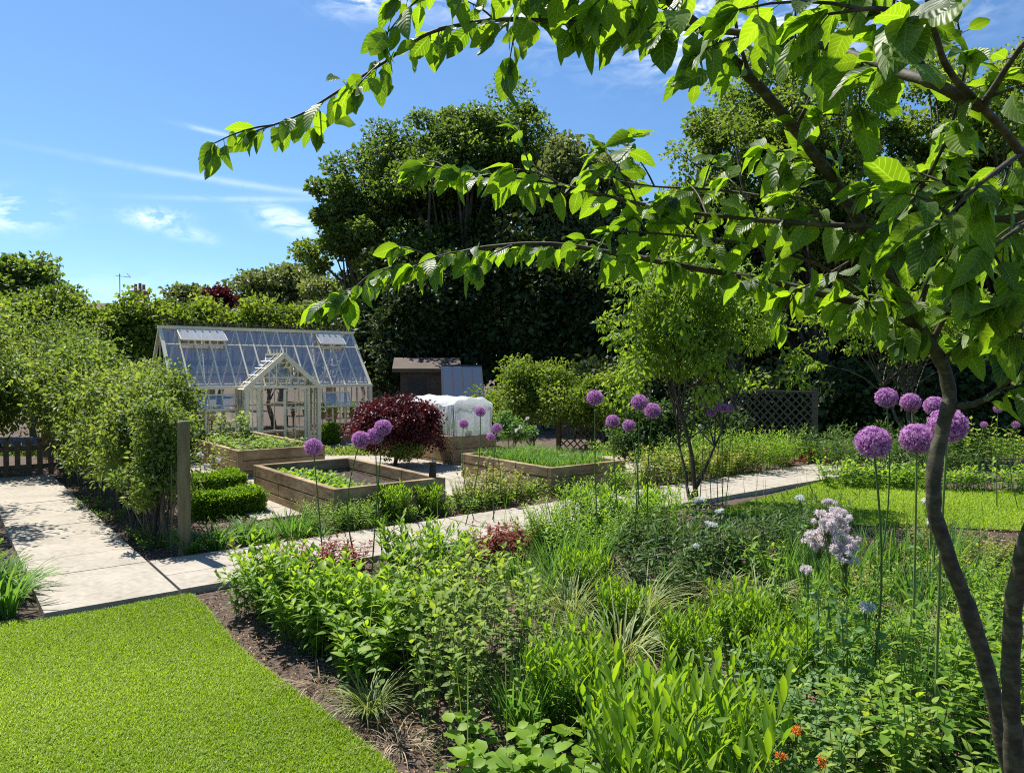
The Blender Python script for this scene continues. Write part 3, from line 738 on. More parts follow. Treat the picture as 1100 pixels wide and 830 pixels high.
def board_fence():
    p0 = ST(-4.0, 6.45); r = thing('picket_fence', 'low grey picket fence across the far end of the left path', 'fence', p0, GRID_ROT)
    m = MB()
    for x in np.arange(0, 4.2, .14): m.box((x, 0, .05), (x + .07, .02, .56 + .015 * (int(x * 50) % 3)))
    obj('pickets', m.mesh('pickets', M['greytimber']), r)
    m = MB()
    for z in (.14, .42): m.box((-.05, .021, z), (4.3, .06, z + .07))
    obj('rail', m.mesh('rail', M['greytimber']), r)
board_fence()

def gable_house(name, label, cat, loc, rot, w, d, eave, ridge, wallmat, roofmat, extras=None):
    """w along x (ridge direction), d along y"""
    r = thing(name, label, cat, loc, rot)
    m = MB()
    m.add([(0, 0, 0), (w, 0, 0), (w, d, 0), (0, d, 0), (0, 0, eave), (w, 0, eave), (w, d, eave), (0, d, eave)], [(0, 1, 5, 4), (1, 2, 6, 5), (2, 3, 7, 6), (3, 0, 4, 7)])
    m.add([(0, 0, eave), (0, d, eave), (0, d / 2, ridge)], [(0, 2, 1)]); m.add([(w, 0, eave), (w, d, eave), (w, d / 2, ridge)], [(0, 1, 2)])
    obj('wall', m.mesh('wall', wallmat), r)
    f = MB(); o = .25; k = (ridge - eave) / (d / 2)
    for s in (0, 1):
        y0 = -o if s == 0 else d + o; z0 = eave - o * k
        a = [(-o, y0, z0 + .03), (w + o, y0, z0 + .03), (w + o, d / 2, ridge + .03), (-o, d / 2, ridge + .03)]
        b = [(x, y, z + .12) for x, y, z in a]
        f.add(a + b, [(0, 1, 2, 3), (4, 7, 6, 5), (0, 4, 5, 1), (1, 5, 6, 2), (2, 6, 7, 3), (3, 7, 4, 0)])
    rf = obj('roof', f.mesh('roof', roofmat), r)
    if extras: extras(r, rf)
    return r
def shed_extras(r, rf):
    m = MB(); m.box((1.0, -.03, .05), (1.62, -.004, 2.1)); o = obj('door', m.mesh('shed_door', M['shedwood']), r)
    obj('handle', MB().box((1.5, -.06, .9), (1.54, -.032, 1.02)).mesh('handle', M['metal']), o)
    obj('window', MB().box((.25, -.025, 1.5), (.85, -.004, 2.0)).mesh('shed_window', M['blackmetal']), r)
gable_house('garden_shed', 'dark timber garden shed under the trees behind the maroon bush', 'shed', (xl(430, 24.5), 24.5, -.7), math.radians(6), 1.75, 2.0, 2.25, 2.55, M['shedwood'], M['shedwood'], shed_extras)
def house_extras(r, rf):
    w_ = MB()
    for x, z in ((1.2, 1.0),): w_.box((x, -.04, z), (x + .9, -.003, z + 1.0))
    w = obj('window', w_.mesh('window_frame', M['paint']), r)
    obj('pane', MB().box((1.27, -.05, 1.07), (2.03, -.041, 1.93)).mesh('window_pane', M['coldglass']), w)
gable_house('outbuilding', 'tan outbuilding with a brown pitched roof behind the end of the greenhouse', 'building', (xl(350, 33), 33, -.7), math.radians(-14), 3.0, 4.2, 2.0, 3.9, M['render'], M['roof'], house_extras)
def brick_extras(r, rf):
    c = MB(); c.box((3.6, 2.6, 5.2), (4.7, 3.5, 8.3)); c.box((3.52, 2.52, 8.3), (4.78, 3.58, 8.5))
    ch = obj('chimney', c.mesh('chimney', M['brick']), r)
    for x, hh in ((3.85, .55), (4.2, .62), (4.5, .5)):
        p = lathe([(.13, 8.5), (.11, 8.5 + hh), (.14, 8.52 + hh), (.08, 8.52 + hh)], 10)
        for V in p.V: V += np.array([x, 3.05, 0])
        obj('chimney_pot', p.mesh('chimney_pot', M['brick']), ch)
    a = MB(); a.bar((2.6, 3.0, 6.3), (2.6, 3.0, 9.9), .05); a.bar((2.3, 3.0, 9.75), (3.5, 3.0, 9.6), .03)
    for i in range(9): x = 2.35 + i * .13; a.bar((x, 2.8, 9.74 - i * .016), (x, 3.2, 9.74 - i * .016), .02)
    for s in (-.25, .25): a.bar((3.45, 3.0, 9.6), (3.3, 3.0 + s, 9.9), .03)
    obj('aerial', a.mesh('aerial', M['metal']), r)
gable_house('brick_house', 'distant brick house whose chimney and aerial rise above the hedge', 'house', (xl(150, 60) - 4.1, 57, -.7), 0, 9, 6, 5, 7.4, M['brick'], M['roof'], brick_extras)

def cold_frame():
    D = 21.5; x0, x1 = xl(476, D), xl(506, D); r = thing('lean_to_glasshouse', 'blue grey sloping glass lean-to beside the dark shed', 'glasshouse', (x0, D, -.7), math.radians(8))
    w = x1 - x0 + .4; m = MB(); lo, hi = np.array([0, 0, 1.35]), np.array([0, 1.1, 2.42])
    sn = np.array([0, -1.07, 1.1]); sn /= np.linalg.norm(sn)
    for i, x in enumerate(np.linspace(0, w, 5)):
        m.bar(lo + (x, 0, 0), hi + (x, 0, 0), .03, .03, up=sn)
    m.bar(lo, lo + (w, 0, 0), .05); m.bar(hi, hi + (w, 0, 0), .05)
    obj('frame', m.mesh('cold_frame_bars', M['blackmetal']), r)
    obj('pane', MB().add([lo + sn * .002, lo + (w, 0, 0) + sn * .002, hi + (w, 0, 0) + sn * .002, hi + sn * .002], [(0, 1, 2, 3)]).mesh('cold_frame_glass', M['coldglass']), r)
    b = MB(); b.box((0, 0.03, 0), (w, .1, 1.3)); b.box((0, 1.1, 0), (w, 1.2, 2.36)); b.box((-.06, .03, 0), (-.002, 1.2, 1.3)); b.box((w + .002, .03, 0), (w + .06, 1.2, 1.3))
    obj('base_wall', b.mesh('cold_frame_wall', M['shedwood']), r)
cold_frame()

# ------------------------------------------------------------------ woody plants
def crown_pts(c, rad, ncl, nleaf, clr, fill=.5, seed=0, flat=.65):
    r = np.random.default_rng(seed)
    v = r.normal(size=(ncl, 3)); v /= np.linalg.norm(v, axis=1, keepdims=True)
    v[:, 2] = np.where(v[:, 2] < -.55, -v[:, 2], v[:, 2])
    bump = 1 + .13 * np.sin(v[:, 0] * 5 + seed) * np.sin(v[:, 2] * 6 + 2 * seed) + .09 * r.normal(size=ncl)
    k = r.random(ncl) ** fill
    C = np.asarray(c) + v * np.asarray(rad) * (k * bump)[:, None]
    cr = clr * (.55 + .75 * r.random(ncl))
    idx = r.integers(0, ncl, nleaf)
    w = r.normal(size=(nleaf, 3)); w /= np.linalg.norm(w, axis=1, keepdims=True); rr = r.random(nleaf) ** .45
    P = C[idx] + w * (rr * cr[idx])[:, None] * np.array([1, 1, flat])
    return C, P, w, idx
def tree(name, label, cat, base, crown_c, rad, ncl, nleaf, lsize, mat, clr, seed, trunk_r=.2, group=None, bark='bark_grey', fork=.35, limbs=14, fill=.45, tmpl=None, droop=0., stems=1, flat=.65, upl=.6):
    base = np.asarray(base, float); r_ = np.random.default_rng(seed + 99)
    root = thing(name, label, cat, base, 0, None, group)
    cc = np.asarray(crown_c, float) - base
    C, P, w, idx = crown_pts(cc, rad, ncl, nleaf, clr, fill, seed, flat)
    rn = np.clip(.5 + .22 * r_.normal(size=ncl)[idx] + .25 * r_.normal(size=nleaf), 0, 1)
    d = w * .6 + r_.normal(size=w.shape) * .55; d[:, 2] -= droop + .1
    nh = r_.normal(size=w.shape) * .55; nh[:, 2] += upl
    T = tmpl if tmpl is not None else T_FAR2
    obj('crown', MB().inst(T, P, frames(d, nh), lsize * (.6 + .8 * r_.random(nleaf)), rn).mesh('crown', M[mat]), root)
    m = MB(); tops = []
    for s in range(stems):
        ang = s * 2.4 + seed; off = np.array([math.cos(ang), math.sin(ang), 0]) * (trunk_r * 2.2 if stems > 1 else 0)
        top = np.array([cc[0], cc[1], cc[2] - rad[2] * .2]) + (r_.normal(size=3) * np.array(rad) * .25 if stems > 1 else 0)
        b0 = off + (0, 0, -.1)
        t = np.linspace(0, 1, 9)[:, None]
        Q = b0 * (1 - t) + top * t + np.sin(t * PI) * np.array([r_.normal() * .05, r_.normal() * .05, 0]) * np.linalg.norm(top)
        Q[:, :2] += r_.normal(size=(9, 2)) * trunk_r * .35 * (t > 0)
        m.tubes(Q, trunk_r * (1 - .8 * np.linspace(0, 1, 9)) * (1.15 if s == 0 else .8), 9)
        tops.append(Q)
    sel = r_.permutation(ncl)[:limbs]
    Ls = []
    for c in C[sel]:
        Q = tops[r_.integers(0, stems)]; st = Q[int(r_.integers(int(9 * fork), 8))]
        t = np.linspace(0, 1, 6)[:, None]; mid = (st + c) / 2 + r_.normal(size=3) * .08 * np.linalg.norm(c - st) + (0, 0, .06 * np.linalg.norm(c - st))
        Ls.append(st * (1 - t) ** 2 + 2 * mid * t * (1 - t) + c * t * t)
    if Ls: m.tubes(np.array(Ls), trunk_r * np.linspace(.38, .06, 6), 5)
    obj('trunk', m.mesh('trunk', M[bark], True), root)
    return root
def at(px, D, py=None):
    """ground point under pixel column px at distance D"""
    return np.array([xl(px, D), D, float(gz(D))])
def hz(py, D): return HC + (395 - py) / 800 * D

def bigtree(px, D, ytop, ybot, halfw_px, label, **k):
    b = at(px, D); zt, zb = hz(ytop, D), hz(ybot, D); rx = halfw_px / 800 * D
    rz = (zt - zb) / 2; cc = (b[0], b[1], (zt + zb) / 2)
    return tree(base=b, crown_c=cc, rad=(rx, rx * k.pop('depth', .8), rz), label=label, **k)

bigtree(492, 34, 116, 400, 132, 'tall broad-leaved tree with a rounded open crown behind the shed', name='broadleaf_tree', cat='tree', ncl=330, nleaf=110000, lsize=.175, mat='tree', clr=.92, seed=3, trunk_r=.4, limbs=110, fill=.33, upl=1.1)
bigtree(385, 33, 185, 330, 52, 'leafy lower bough tree at the left flank of the tall broad-leaved tree', name='broadleaf_tree', cat='tree', ncl=55, nleaf=24000, lsize=.18, mat='tree', clr=.95, seed=11, trunk_r=.25, limbs=20)
bigtree(618, 31, 146, 400, 66, 'paler feathery tree between the tall rounded tree and the gap of sky', name='broadleaf_tree', cat='tree', ncl=80, nleaf=26000, lsize=.2, mat='tree_pale', clr=.95, seed=5, trunk_r=.28, limbs=30)
bigtree(705, 30, 215, 400, 55, 'green tree low in the gap of sky between the two tallest trees', name='broadleaf_tree', cat='tree', ncl=60, nleaf=18000, lsize=.2, mat='tree', clr=.95, seed=6, trunk_r=.25, limbs=24)
bigtree(855, 22, 62, 400, 152, 'high arching tree seen through the near cherry branches', name='woodland_tree', cat='tree', ncl=300, nleaf=64000, lsize=.12, mat='woodland', clr=.55, seed=8, trunk_r=.24, limbs=110, fill=.45, upl=1.)
bigtree(1060, 21, 40, 420, 140, 'tall tree filling the upper right corner behind the near cherry', name='woodland_tree', cat='tree', ncl=220, nleaf=50000, lsize=.12, mat='woodland', clr=.56, seed=9, trunk_r=.24, limbs=100, fill=.45, upl=1.)
bigtree(770, 23, 190, 410, 75, 'lower woodland tree in front of the arching tree', name='woodland_tree', cat='tree', ncl=80, nleaf=22000, lsize=.15, mat='tree', clr=.7, seed=10, trunk_r=.2, limbs=24)
# dark evergreen belt, its shade partly put into the leaf colour
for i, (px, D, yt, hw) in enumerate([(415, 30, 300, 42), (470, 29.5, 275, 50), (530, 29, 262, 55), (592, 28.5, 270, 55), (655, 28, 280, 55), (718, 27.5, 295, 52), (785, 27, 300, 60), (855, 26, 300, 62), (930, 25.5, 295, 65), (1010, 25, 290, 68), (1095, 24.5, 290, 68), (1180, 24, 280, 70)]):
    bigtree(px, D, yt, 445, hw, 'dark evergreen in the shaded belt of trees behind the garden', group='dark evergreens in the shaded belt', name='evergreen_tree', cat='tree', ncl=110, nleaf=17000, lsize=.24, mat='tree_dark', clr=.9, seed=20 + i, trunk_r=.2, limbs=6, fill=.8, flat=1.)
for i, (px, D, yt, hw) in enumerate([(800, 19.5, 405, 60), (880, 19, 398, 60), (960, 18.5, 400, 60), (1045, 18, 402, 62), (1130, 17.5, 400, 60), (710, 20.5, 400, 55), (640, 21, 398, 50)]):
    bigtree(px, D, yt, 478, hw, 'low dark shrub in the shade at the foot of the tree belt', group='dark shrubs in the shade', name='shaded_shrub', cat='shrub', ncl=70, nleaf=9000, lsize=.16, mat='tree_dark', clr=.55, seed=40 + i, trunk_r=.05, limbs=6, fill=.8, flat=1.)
bigtree(442, 27.4, 288, 440, 32, 'dark evergreen standing directly behind the shed', name='evergreen_tree', cat='tree', ncl=110, nleaf=15000, lsize=.2, mat='tree_dark', clr=.8, seed=39, trunk_r=.2, limbs=6, fill=.8, flat=1.)  # extra evergreen, added to cast shade on the shed
# far trees on the left horizon
bigtree(18, 48, 282, 350, 42, 'rounded distant tree at the far left above the hedge', name='distant_tree', cat='tree', ncl=60, nleaf=11000, lsize=.3, mat='tree', clr=1.0, seed=60, trunk_r=.3, limbs=14)
bigtree(62, 46, 312, 345, 24, 'small distant tree standing next to the rounded far tree', name='distant_tree', cat='tree', ncl=26, nleaf=4500, lsize=.28, mat='tree', clr=.9, seed=61, trunk_r=.2, limbs=8)
bigtree(302, 52, 293, 345, 52, 'pale grey-green dome-shaped tree beyond the greenhouse', name='distant_tree', cat='tree', ncl=70, nleaf=15000, lsize=.3, mat='tree_pale', clr=1.0, seed=62, trunk_r=.3, limbs=14)
bigtree(205, 44, 306, 350, 28, 'thin leafed tree between the chimney and the dome-shaped tree', name='distant_tree', cat='tree', ncl=30, nleaf=4500, lsize=.26, mat='tree_pale', clr=.8, seed=63, trunk_r=.15, limbs=12)
bigtree(234, 43, 314, 350, 11, 'small purple-leaved tree beyond the greenhouse ridge', name='purple_tree', cat='tree', ncl=20, nleaf=3000, lsize=.25, mat='maroon', clr=.7, seed=64, trunk_r=.15, limbs=8)
bigtree(372, 38, 300, 400, 48, 'light green tree rising behind the brown roofed outbuilding', name='broadleaf_tree', cat='tree', ncl=50, nleaf=11000, lsize=.25, mat='tree_pale', clr=.9, seed=65, trunk_r=.2, limbs=14)
bigtree(418, 31.5, 335, 420, 26, 'sunlit yellow-green shrub tree between the outbuilding and the shed', name='broadleaf_tree', cat='tree', ncl=30, nleaf=6000, lsize=.2, mat='hedge', clr=.6, seed=66, trunk_r=.15, limbs=10)
# hedge line of separate bushes behind greenhouse and left
for i, (px, D, yt, hw) in enumerate([(-70, 24, 318, 60), (-10, 25, 326, 45), (35, 25.5, 318, 40), (78, 26, 322, 38), (118, 26.5, 325, 38), (150, 27, 328, 34), (185, 28, 326, 32), (222, 29, 324, 32), (258, 29.5, 330, 32), (294, 30, 328, 32), (330, 30.5, 330, 30)]):
    bigtree(px, D, yt, 430, hw, 'bushy green hedge tree in the boundary line behind the greenhouse', group='hedge trees along the far boundary', name='hedge_tree', cat='tree', ncl=70, nleaf=12000, lsize=.17, mat='hedge', clr=.6, seed=70 + i, trunk_r=.1, limbs=10, fill=.7, flat=.9)
# mid bushes
bigtree(575, 17.2, 392, 468, 56, 'large rounded green bush behind the onion bed', name='garden_shrub', cat='shrub', ncl=110, nleaf=24000, lsize=.075, mat='hedge', clr=.34, seed=90, trunk_r=.04, limbs=24, fill=.6, flat=.8, stems=3)
bigtree(652, 16.6, 402, 470, 44, 'second green bush, joined to the largest one on its right side', name='garden_shrub', cat='shrub', ncl=80, nleaf=15000, lsize=.075, mat='hedge', clr=.3, seed=91, trunk_r=.04, limbs=18, fill=.6, flat=.8, stems=3)
bigtree(700, 13.2, 428, 505, 44, 'dark glossy shrub behind the group of five tall alliums', name='garden_shrub', cat='shrub', ncl=80, nleaf=13000, lsize=.06, mat='dark', clr=.24, seed=92, trunk_r=.03, limbs=18, fill=.6, flat=.8, stems=3)
bigtree(765, 14.5, 440, 500, 36, 'dark shrub in front of the lattice panel', name='garden_shrub', cat='shrub', ncl=60, nleaf=9000, lsize=.06, mat='dark', clr=.24, seed=93, trunk_r=.03, limbs=14, fill=.6, flat=.8, stems=3)
bigtree(548, 14.2, 445, 480, 18, 'small leafy shrub at the back corner of the onion bed', name='garden_shrub', cat='shrub', ncl=30, nleaf=3500, lsize=.055, mat='bluegreen', clr=.14, seed=94, trunk_r=.02, limbs=10, fill=.6, stems=2)
bigtree(427, 12.3, 434, 486, 47, 'dense maroon-leaved dome bush on a short stem between the raised beds', name='maroon_bush', cat='shrub', ncl=260, nleaf=34000, lsize=.05, mat='maroon', clr=.16, seed=95, trunk_r=.04, limbs=30, fill=.4, flat=.95)
bigtree(436, 12.0, 472, 502, 26, 'small yellow-green bush under the maroon bush', name='garden_shrub', cat='shrub', ncl=50, nleaf=3500, lsize=.035, mat='yellow', clr=.1, seed=96, trunk_r=.01, limbs=5, stems=2)
# small trees
LT = leaf_t(3, .42, .4, .2, .3)
bigtree(742, 9.0, 262, 478, 116, 'slender multi-stemmed young tree with light green leaves in the border', name='young_tree', cat='tree', ncl=150, nleaf=13500, lsize=.072, mat='light', clr=.24, seed=101, trunk_r=.03, limbs=36, tmpl=LT, droop=.4, stems=3, fill=.7, flat=.7, depth=.7, fork=.45, bark='bark')
bigtree(985, 13.5, 300, 415, 120, 'spreading young tree with three thin stems behind the far alliums', name='young_tree', cat='tree', ncl=110, nleaf=10000, lsize=.08, mat='light', clr=.34, seed=102, trunk_r=.04, limbs=50, tmpl=LT, droop=.4, stems=3, fill=.7, flat=.5, depth=.6, fork=.5)
# trained fruit trees on the left path and mass behind
spots = [(.08, .75, 1.42, .42, 'trained fruit tree next to the end post of the support fence'), (.08, 1.6, 1.62, .55, 'second trained fruit tree from the end post'), (.1, 2.6, 1.75, .6, 'third trained fruit tree from the end post'), (.12, 3.7, 1.95, .65, 'fourth trained fruit tree from the end post'),
         (.2, 4.9, 2.15, .75, 'fifth trained fruit tree from the end post'), (.3, 6.4, 2.4, .9, 'sixth trained fruit tree from the end post'), (.5, 8.2, 2.6, 1.0, 'seventh trained fruit tree from the end post'), (.7, 10.2, 2.9, 1.1, 'last trained fruit tree near the picket fence')]
for i, (s, t, h, rr, lb) in enumerate(spots):
    b = ST(s, t); zt = h * (.95 - .03 * i)
    tree('fruit_tree', lb, 'tree', b, (b[0], b[1], b[2] + zt * .53), (rr * .68, rr * .8, zt * .49), 60, 7500 + 900 * i, .048 + .005 * i, 'orchard', .17 + .03 * i, 120 + i, trunk_r=.028, group='trained fruit trees along the left path', limbs=26, tmpl=LT if i < 4 else None, fill=.7, flat=.9, stems=2, fork=.15)
for i, (s, t, h, rr, lb) in enumerate([(-3.2, 1.6, 2.4, .8, 'leafy tree just outside the left edge beside the paving'), (-1.5, 4.8, 2.7, .8, 'thin leafy tree arching over the left path'), (-1.45, 3.1, 2.35, .7, 'second thin leafy tree arching over the left path, closer to the lawn'), (-2.5, 3.6, 2.0, .7, 'leafy tree overhanging the left path closest to the lawn'), (-.9, 7.5, 2.0, .8, 'leafy bush just beyond the low picket fence'), (-2.2, 7.3, 2.3, .9, 'second leafy bush beyond the low picket fence, further left'), (-2.4, 9.2, 2.9, 1.2, 'leafy tree overhanging the far end of the left path'), (1.5, 7.6, 1.5, .6, 'leafy bush between the trained trees and the greenhouse'), (.9, 13.6, 3.2, 1.2, 'tall bush next to the left end of the greenhouse'), (-1.4, 13.8, 3.6, 1.8, 'tall bush behind the picket fence'), (-4.5, 10.5, 3.4, 1.7, 'broad bush beyond the left path')]):
    b = ST(s, t)
    tree('fruit_tree', lb, 'tree', b, (b[0], b[1], b[2] + h * (.78 if 'arching' in lb else .6)), (rr, rr, h * (.22 if 'arching' in lb else .40)), 60 if 'arching' not in lb else 34, 14000 if 'arching' not in lb else 2600, .06, 'orchard', .3 + .05 * i, 140 + i, trunk_r=.04, limbs=24, fill=.7, flat=.9, stems=2, fork=.15)

# clipped box: leaf shell over a solid form
def clipped(name, label, loc, rot, shape, dims, n, lsize, mat, group=None, seed=0):
    r_ = np.random.default_rng(seed)
    root = thing(name, label, 'hedge' if shape == 'box' else 'topiary', loc, rot, None, group)
    if shape == 'ball':
        v = r_.normal(size=(n, 3)); v /= np.linalg.norm(v, axis=1, keepdims=True); rad = dims[0] * (.86 + .16 * r_.random(n)) * (1 + .03 * np.sin(v[:, 0] * 7) * np.sin(v[:, 2] * 9))
        P = v * rad[:, None]; P[:, 2] = P[:, 2] * .95 + dims[0] * .93; nv = v
    else:
        lx, ly, h = dims; a = np.array([lx * ly * 1.3, lx * h, lx * h, ly * h, ly * h]); f = r_.choice(5, n, p=a / a.sum()); u, w = r_.random(n), r_.random(n)
        P = np.zeros((n, 3)); nv = np.zeros((n, 3))
        for k in range(5):
            q = f == k
            if k == 0: P[q] = np.column_stack([u[q] * lx, w[q] * ly, np.full(q.sum(), h)]); nv[q] = (0, 0, 1)
            elif k < 3: P[q] = np.column_stack([u[q] * lx, np.full(q.sum(), (k - 1) * ly), w[q] * h]); nv[q] = (0, 2 * (k - 1) - 1, 0)
            else: P[q] = np.column_stack([np.full(q.sum(), (k - 3) * lx), u[q] * ly, w[q] * h]); nv[q] = (2 * (k - 3) - 1, 0, 0)
        P += nv * (r_.normal(size=n) * .022 - .01 + .02 * np.sin(P[:, 0] * 9 + P[:, 1] * 7))[:, None]
    d = nv * .7 + r_.normal(size=P.shape) * .5; d[:, 2] += .3
    obj('foliage', MB().inst(T_FAR2, P, frames(d, r_.normal(size=P.shape) + nv), lsize * (.6 + .8 * r_.random(n))).mesh('foliage', M[mat]), root)
    core = MB()
    if shape == 'ball':
        core = lathe([(.001, .05)] + [(dims[0] * .84 * math.sin(a), dims[0] * (.93 - .82 * math.cos(a))) for a in np.linspace(.3, PI - .1, 9)] + [(.001, dims[0] * 1.75)], 16)
    else: core.box((.03, .03, 0), (dims[0] - .03, dims[1] - .03, dims[2] - .04))
    obj('branches', core.mesh('branches', M['bedsoil']), root)  # solid dark core, inner shade of the bush put into its colour
b = G(355, 478); clipped('box_ball', 'clipped round box ball in front of the greenhouse door', b, 0, 'ball', (.36,), 9000, .04, 'box', seed=1)
b = G(388, 470)
def hedge_px(px, py, lx, ly, h, label, seed, n): clipped('box_hedge', label, G(px, py), GRID_ROT, 'box', (lx, ly, h), n, .028, 'box', seed=seed)
hedge_px(212, 560, .72, .34, .24, 'low clipped box hedge closest to the path beside the post', 2, 14000)
hedge_px(210, 539, .62, .45, .27, 'low clipped box hedge behind the first one, next to the sleeper bed', 3, 12000)
# ------------------------------------------------------------------ herbaceous plants
def leafy_clump(nst, H, r0, leafL, T, nodes, mat, lean=.25, seed=0, opp=True, top_up=.9, el0=.1, name='p', lstart=.15, size_top=.55, stem_r=.003, jitter=.15):
    r_ = np.random.default_rng(seed)
    a = r_.random(nst) * 6.283; rr = r0 * np.sqrt(r_.random(nst)); h = H * (.72 + .36 * r_.random(nst))
    base = np.column_stack([np.cos(a) * rr, np.sin(a) * rr, np.zeros(nst)])
    le = lean * (.3 + rr / r0) ; dirh = np.column_stack([np.cos(a + r_.normal(size=nst) * .5), np.sin(a + r_.normal(size=nst) * .5), np.zeros(nst)])
    pos = lambda t: base[:, None] + dirh[:, None] * (le * h)[:, None, None] * (t ** 1.6)[..., None] + np.array([0, 0, 1.]) * (h[:, None] * t)[..., None]
    t = np.broadcast_to(np.linspace(0, 1, 5), (nst, 5)); stems = MB().tubes(pos(t), np.linspace(1, .45, 5) * stem_r, 4)
    tn = lstart + (1 - lstart) * (np.arange(nodes) / (nodes - 1)) ** .85; tn = np.broadcast_to(tn, (nst, nodes)) + r_.normal(size=(nst, nodes)) * .02
    P = pos(np.clip(tn, 0, 1)); k = 2 if opp else 1
    phi0 = r_.random((nst, 1)) * 6.28; phi = phi0 + np.arange(nodes)[None] * (PI / 2 if opp else 2.4)
    P = np.repeat(P[:, :, None], k, 2); ph = phi[:, :, None] + np.arange(k)[None, None] * PI + r_.normal(size=(nst, nodes, k)) * .25
    tt = np.repeat(np.clip(tn, 0, 1)[:, :, None], k, 2)
    el = el0 + (top_up - el0) * tt ** 2.5 + r_.normal(size=tt.shape) * jitter
    d = np.stack([np.cos(ph) * np.cos(el), np.sin(ph) * np.cos(el), np.sin(el)], -1).reshape(-1, 3)
    up = np.stack([-np.cos(ph) * np.sin(el), -np.sin(ph) * np.sin(el), np.cos(el)], -1).reshape(-1, 3) + r_.normal(size=d.shape) * .22
    sz = leafL * (.6 + .4 * np.sin(tt * PI * .85)) * np.where(tt > .85, size_top + .25, 1) * (.75 + .5 * r_.random(tt.shape))
    rn = np.clip(.25 + .6 * tt + .15 * r_.normal(size=tt.shape), 0, 1).reshape(-1)  # higher leaves coloured lighter, sunlit tops put into the colour
    lv = MB().inst(T, P.reshape(-1, 3), frames(d, up), sz.reshape(-1), rn)
    return [('stem', stems.mesh(name + '_stem', M['stem'])), ('foliage', lv.mesh(name + '_foliage', M[mat], True))]
def ribbons(base, az, ln, width, arch, up, mat, name, k=7, rn=None, mb=None, twist=0):
    n = len(base); t = np.linspace(0, 1, k)[None]; h = np.column_stack([np.cos(az), np.sin(az), np.zeros(n)])
    # angle from vertical grows along the blade
    th = (up[:, None] + arch[:, None] * t ** 1.4); ds = (ln / (k - 1))[:, None]
    X = np.cumsum(np.sin(th) * ds, 1) - np.sin(th[:, :1]) * ds; Z = np.cumsum(np.cos(th) * ds, 1) - np.cos(th[:, :1]) * ds
    P = base[:, None] + h[:, None] * X[..., None] + np.array([0, 0, 1.]) * Z[..., None]
    sd = np.column_stack([-np.sin(az), np.cos(az), np.zeros(n)])[:, None] * (width[:, None] * np.clip(np.sin(np.clip(.15 + .85 * t, 0, 1) * PI) ** .6 * 1.0, .0, 1))[..., None] / 2
    nrm = h[:, None] * np.cos(th)[..., None] - np.array([0, 0, 1.]) * np.sin(th)[..., None]
    V = np.stack([P - sd - nrm * 0.15 * width[:, None, None], P, P + sd - nrm * .15 * width[:, None, None]], 2)
    A = np.zeros((n, k, 3, 3)); A[..., 0] = np.array([-1, 0, 1]); A[..., 1] = t[..., None]; A[..., 2] = (rng.random(n) if rn is None else rn)[:, None, None]
    b = (np.arange(n) * k * 3)[:, None, None] + (np.arange(k - 1) * 3)[None, :, None] + np.arange(2)[None, None]
    mb = mb or MB(); mb.add(V, np.stack([b, b + 1, b + 4, b + 3], -1).reshape(-1, 4), A)
    return mb
def tuft(n, ln, w, arch, r0, mat, seed, up=.15, name='tuft', lvar=.4):
    global rng
    r_ = np.random.default_rng(seed); a = r_.random(n) * 6.28; rr = r0 * np.sqrt(r_.random(n))
    base = np.column_stack([np.cos(a) * rr, np.sin(a) * rr, np.zeros(n)])
    return [('foliage', ribbons(base, a + r_.normal(size=n) * .6, ln * (1 - lvar + lvar * 1.3 * r_.random(n)), np.full(n, w) * (.7 + .5 * r_.random(n)), arch * (.4 + .9 * r_.random(n)), up + .25 * r_.random(n), mat, name).mesh(name, M[mat], True))]

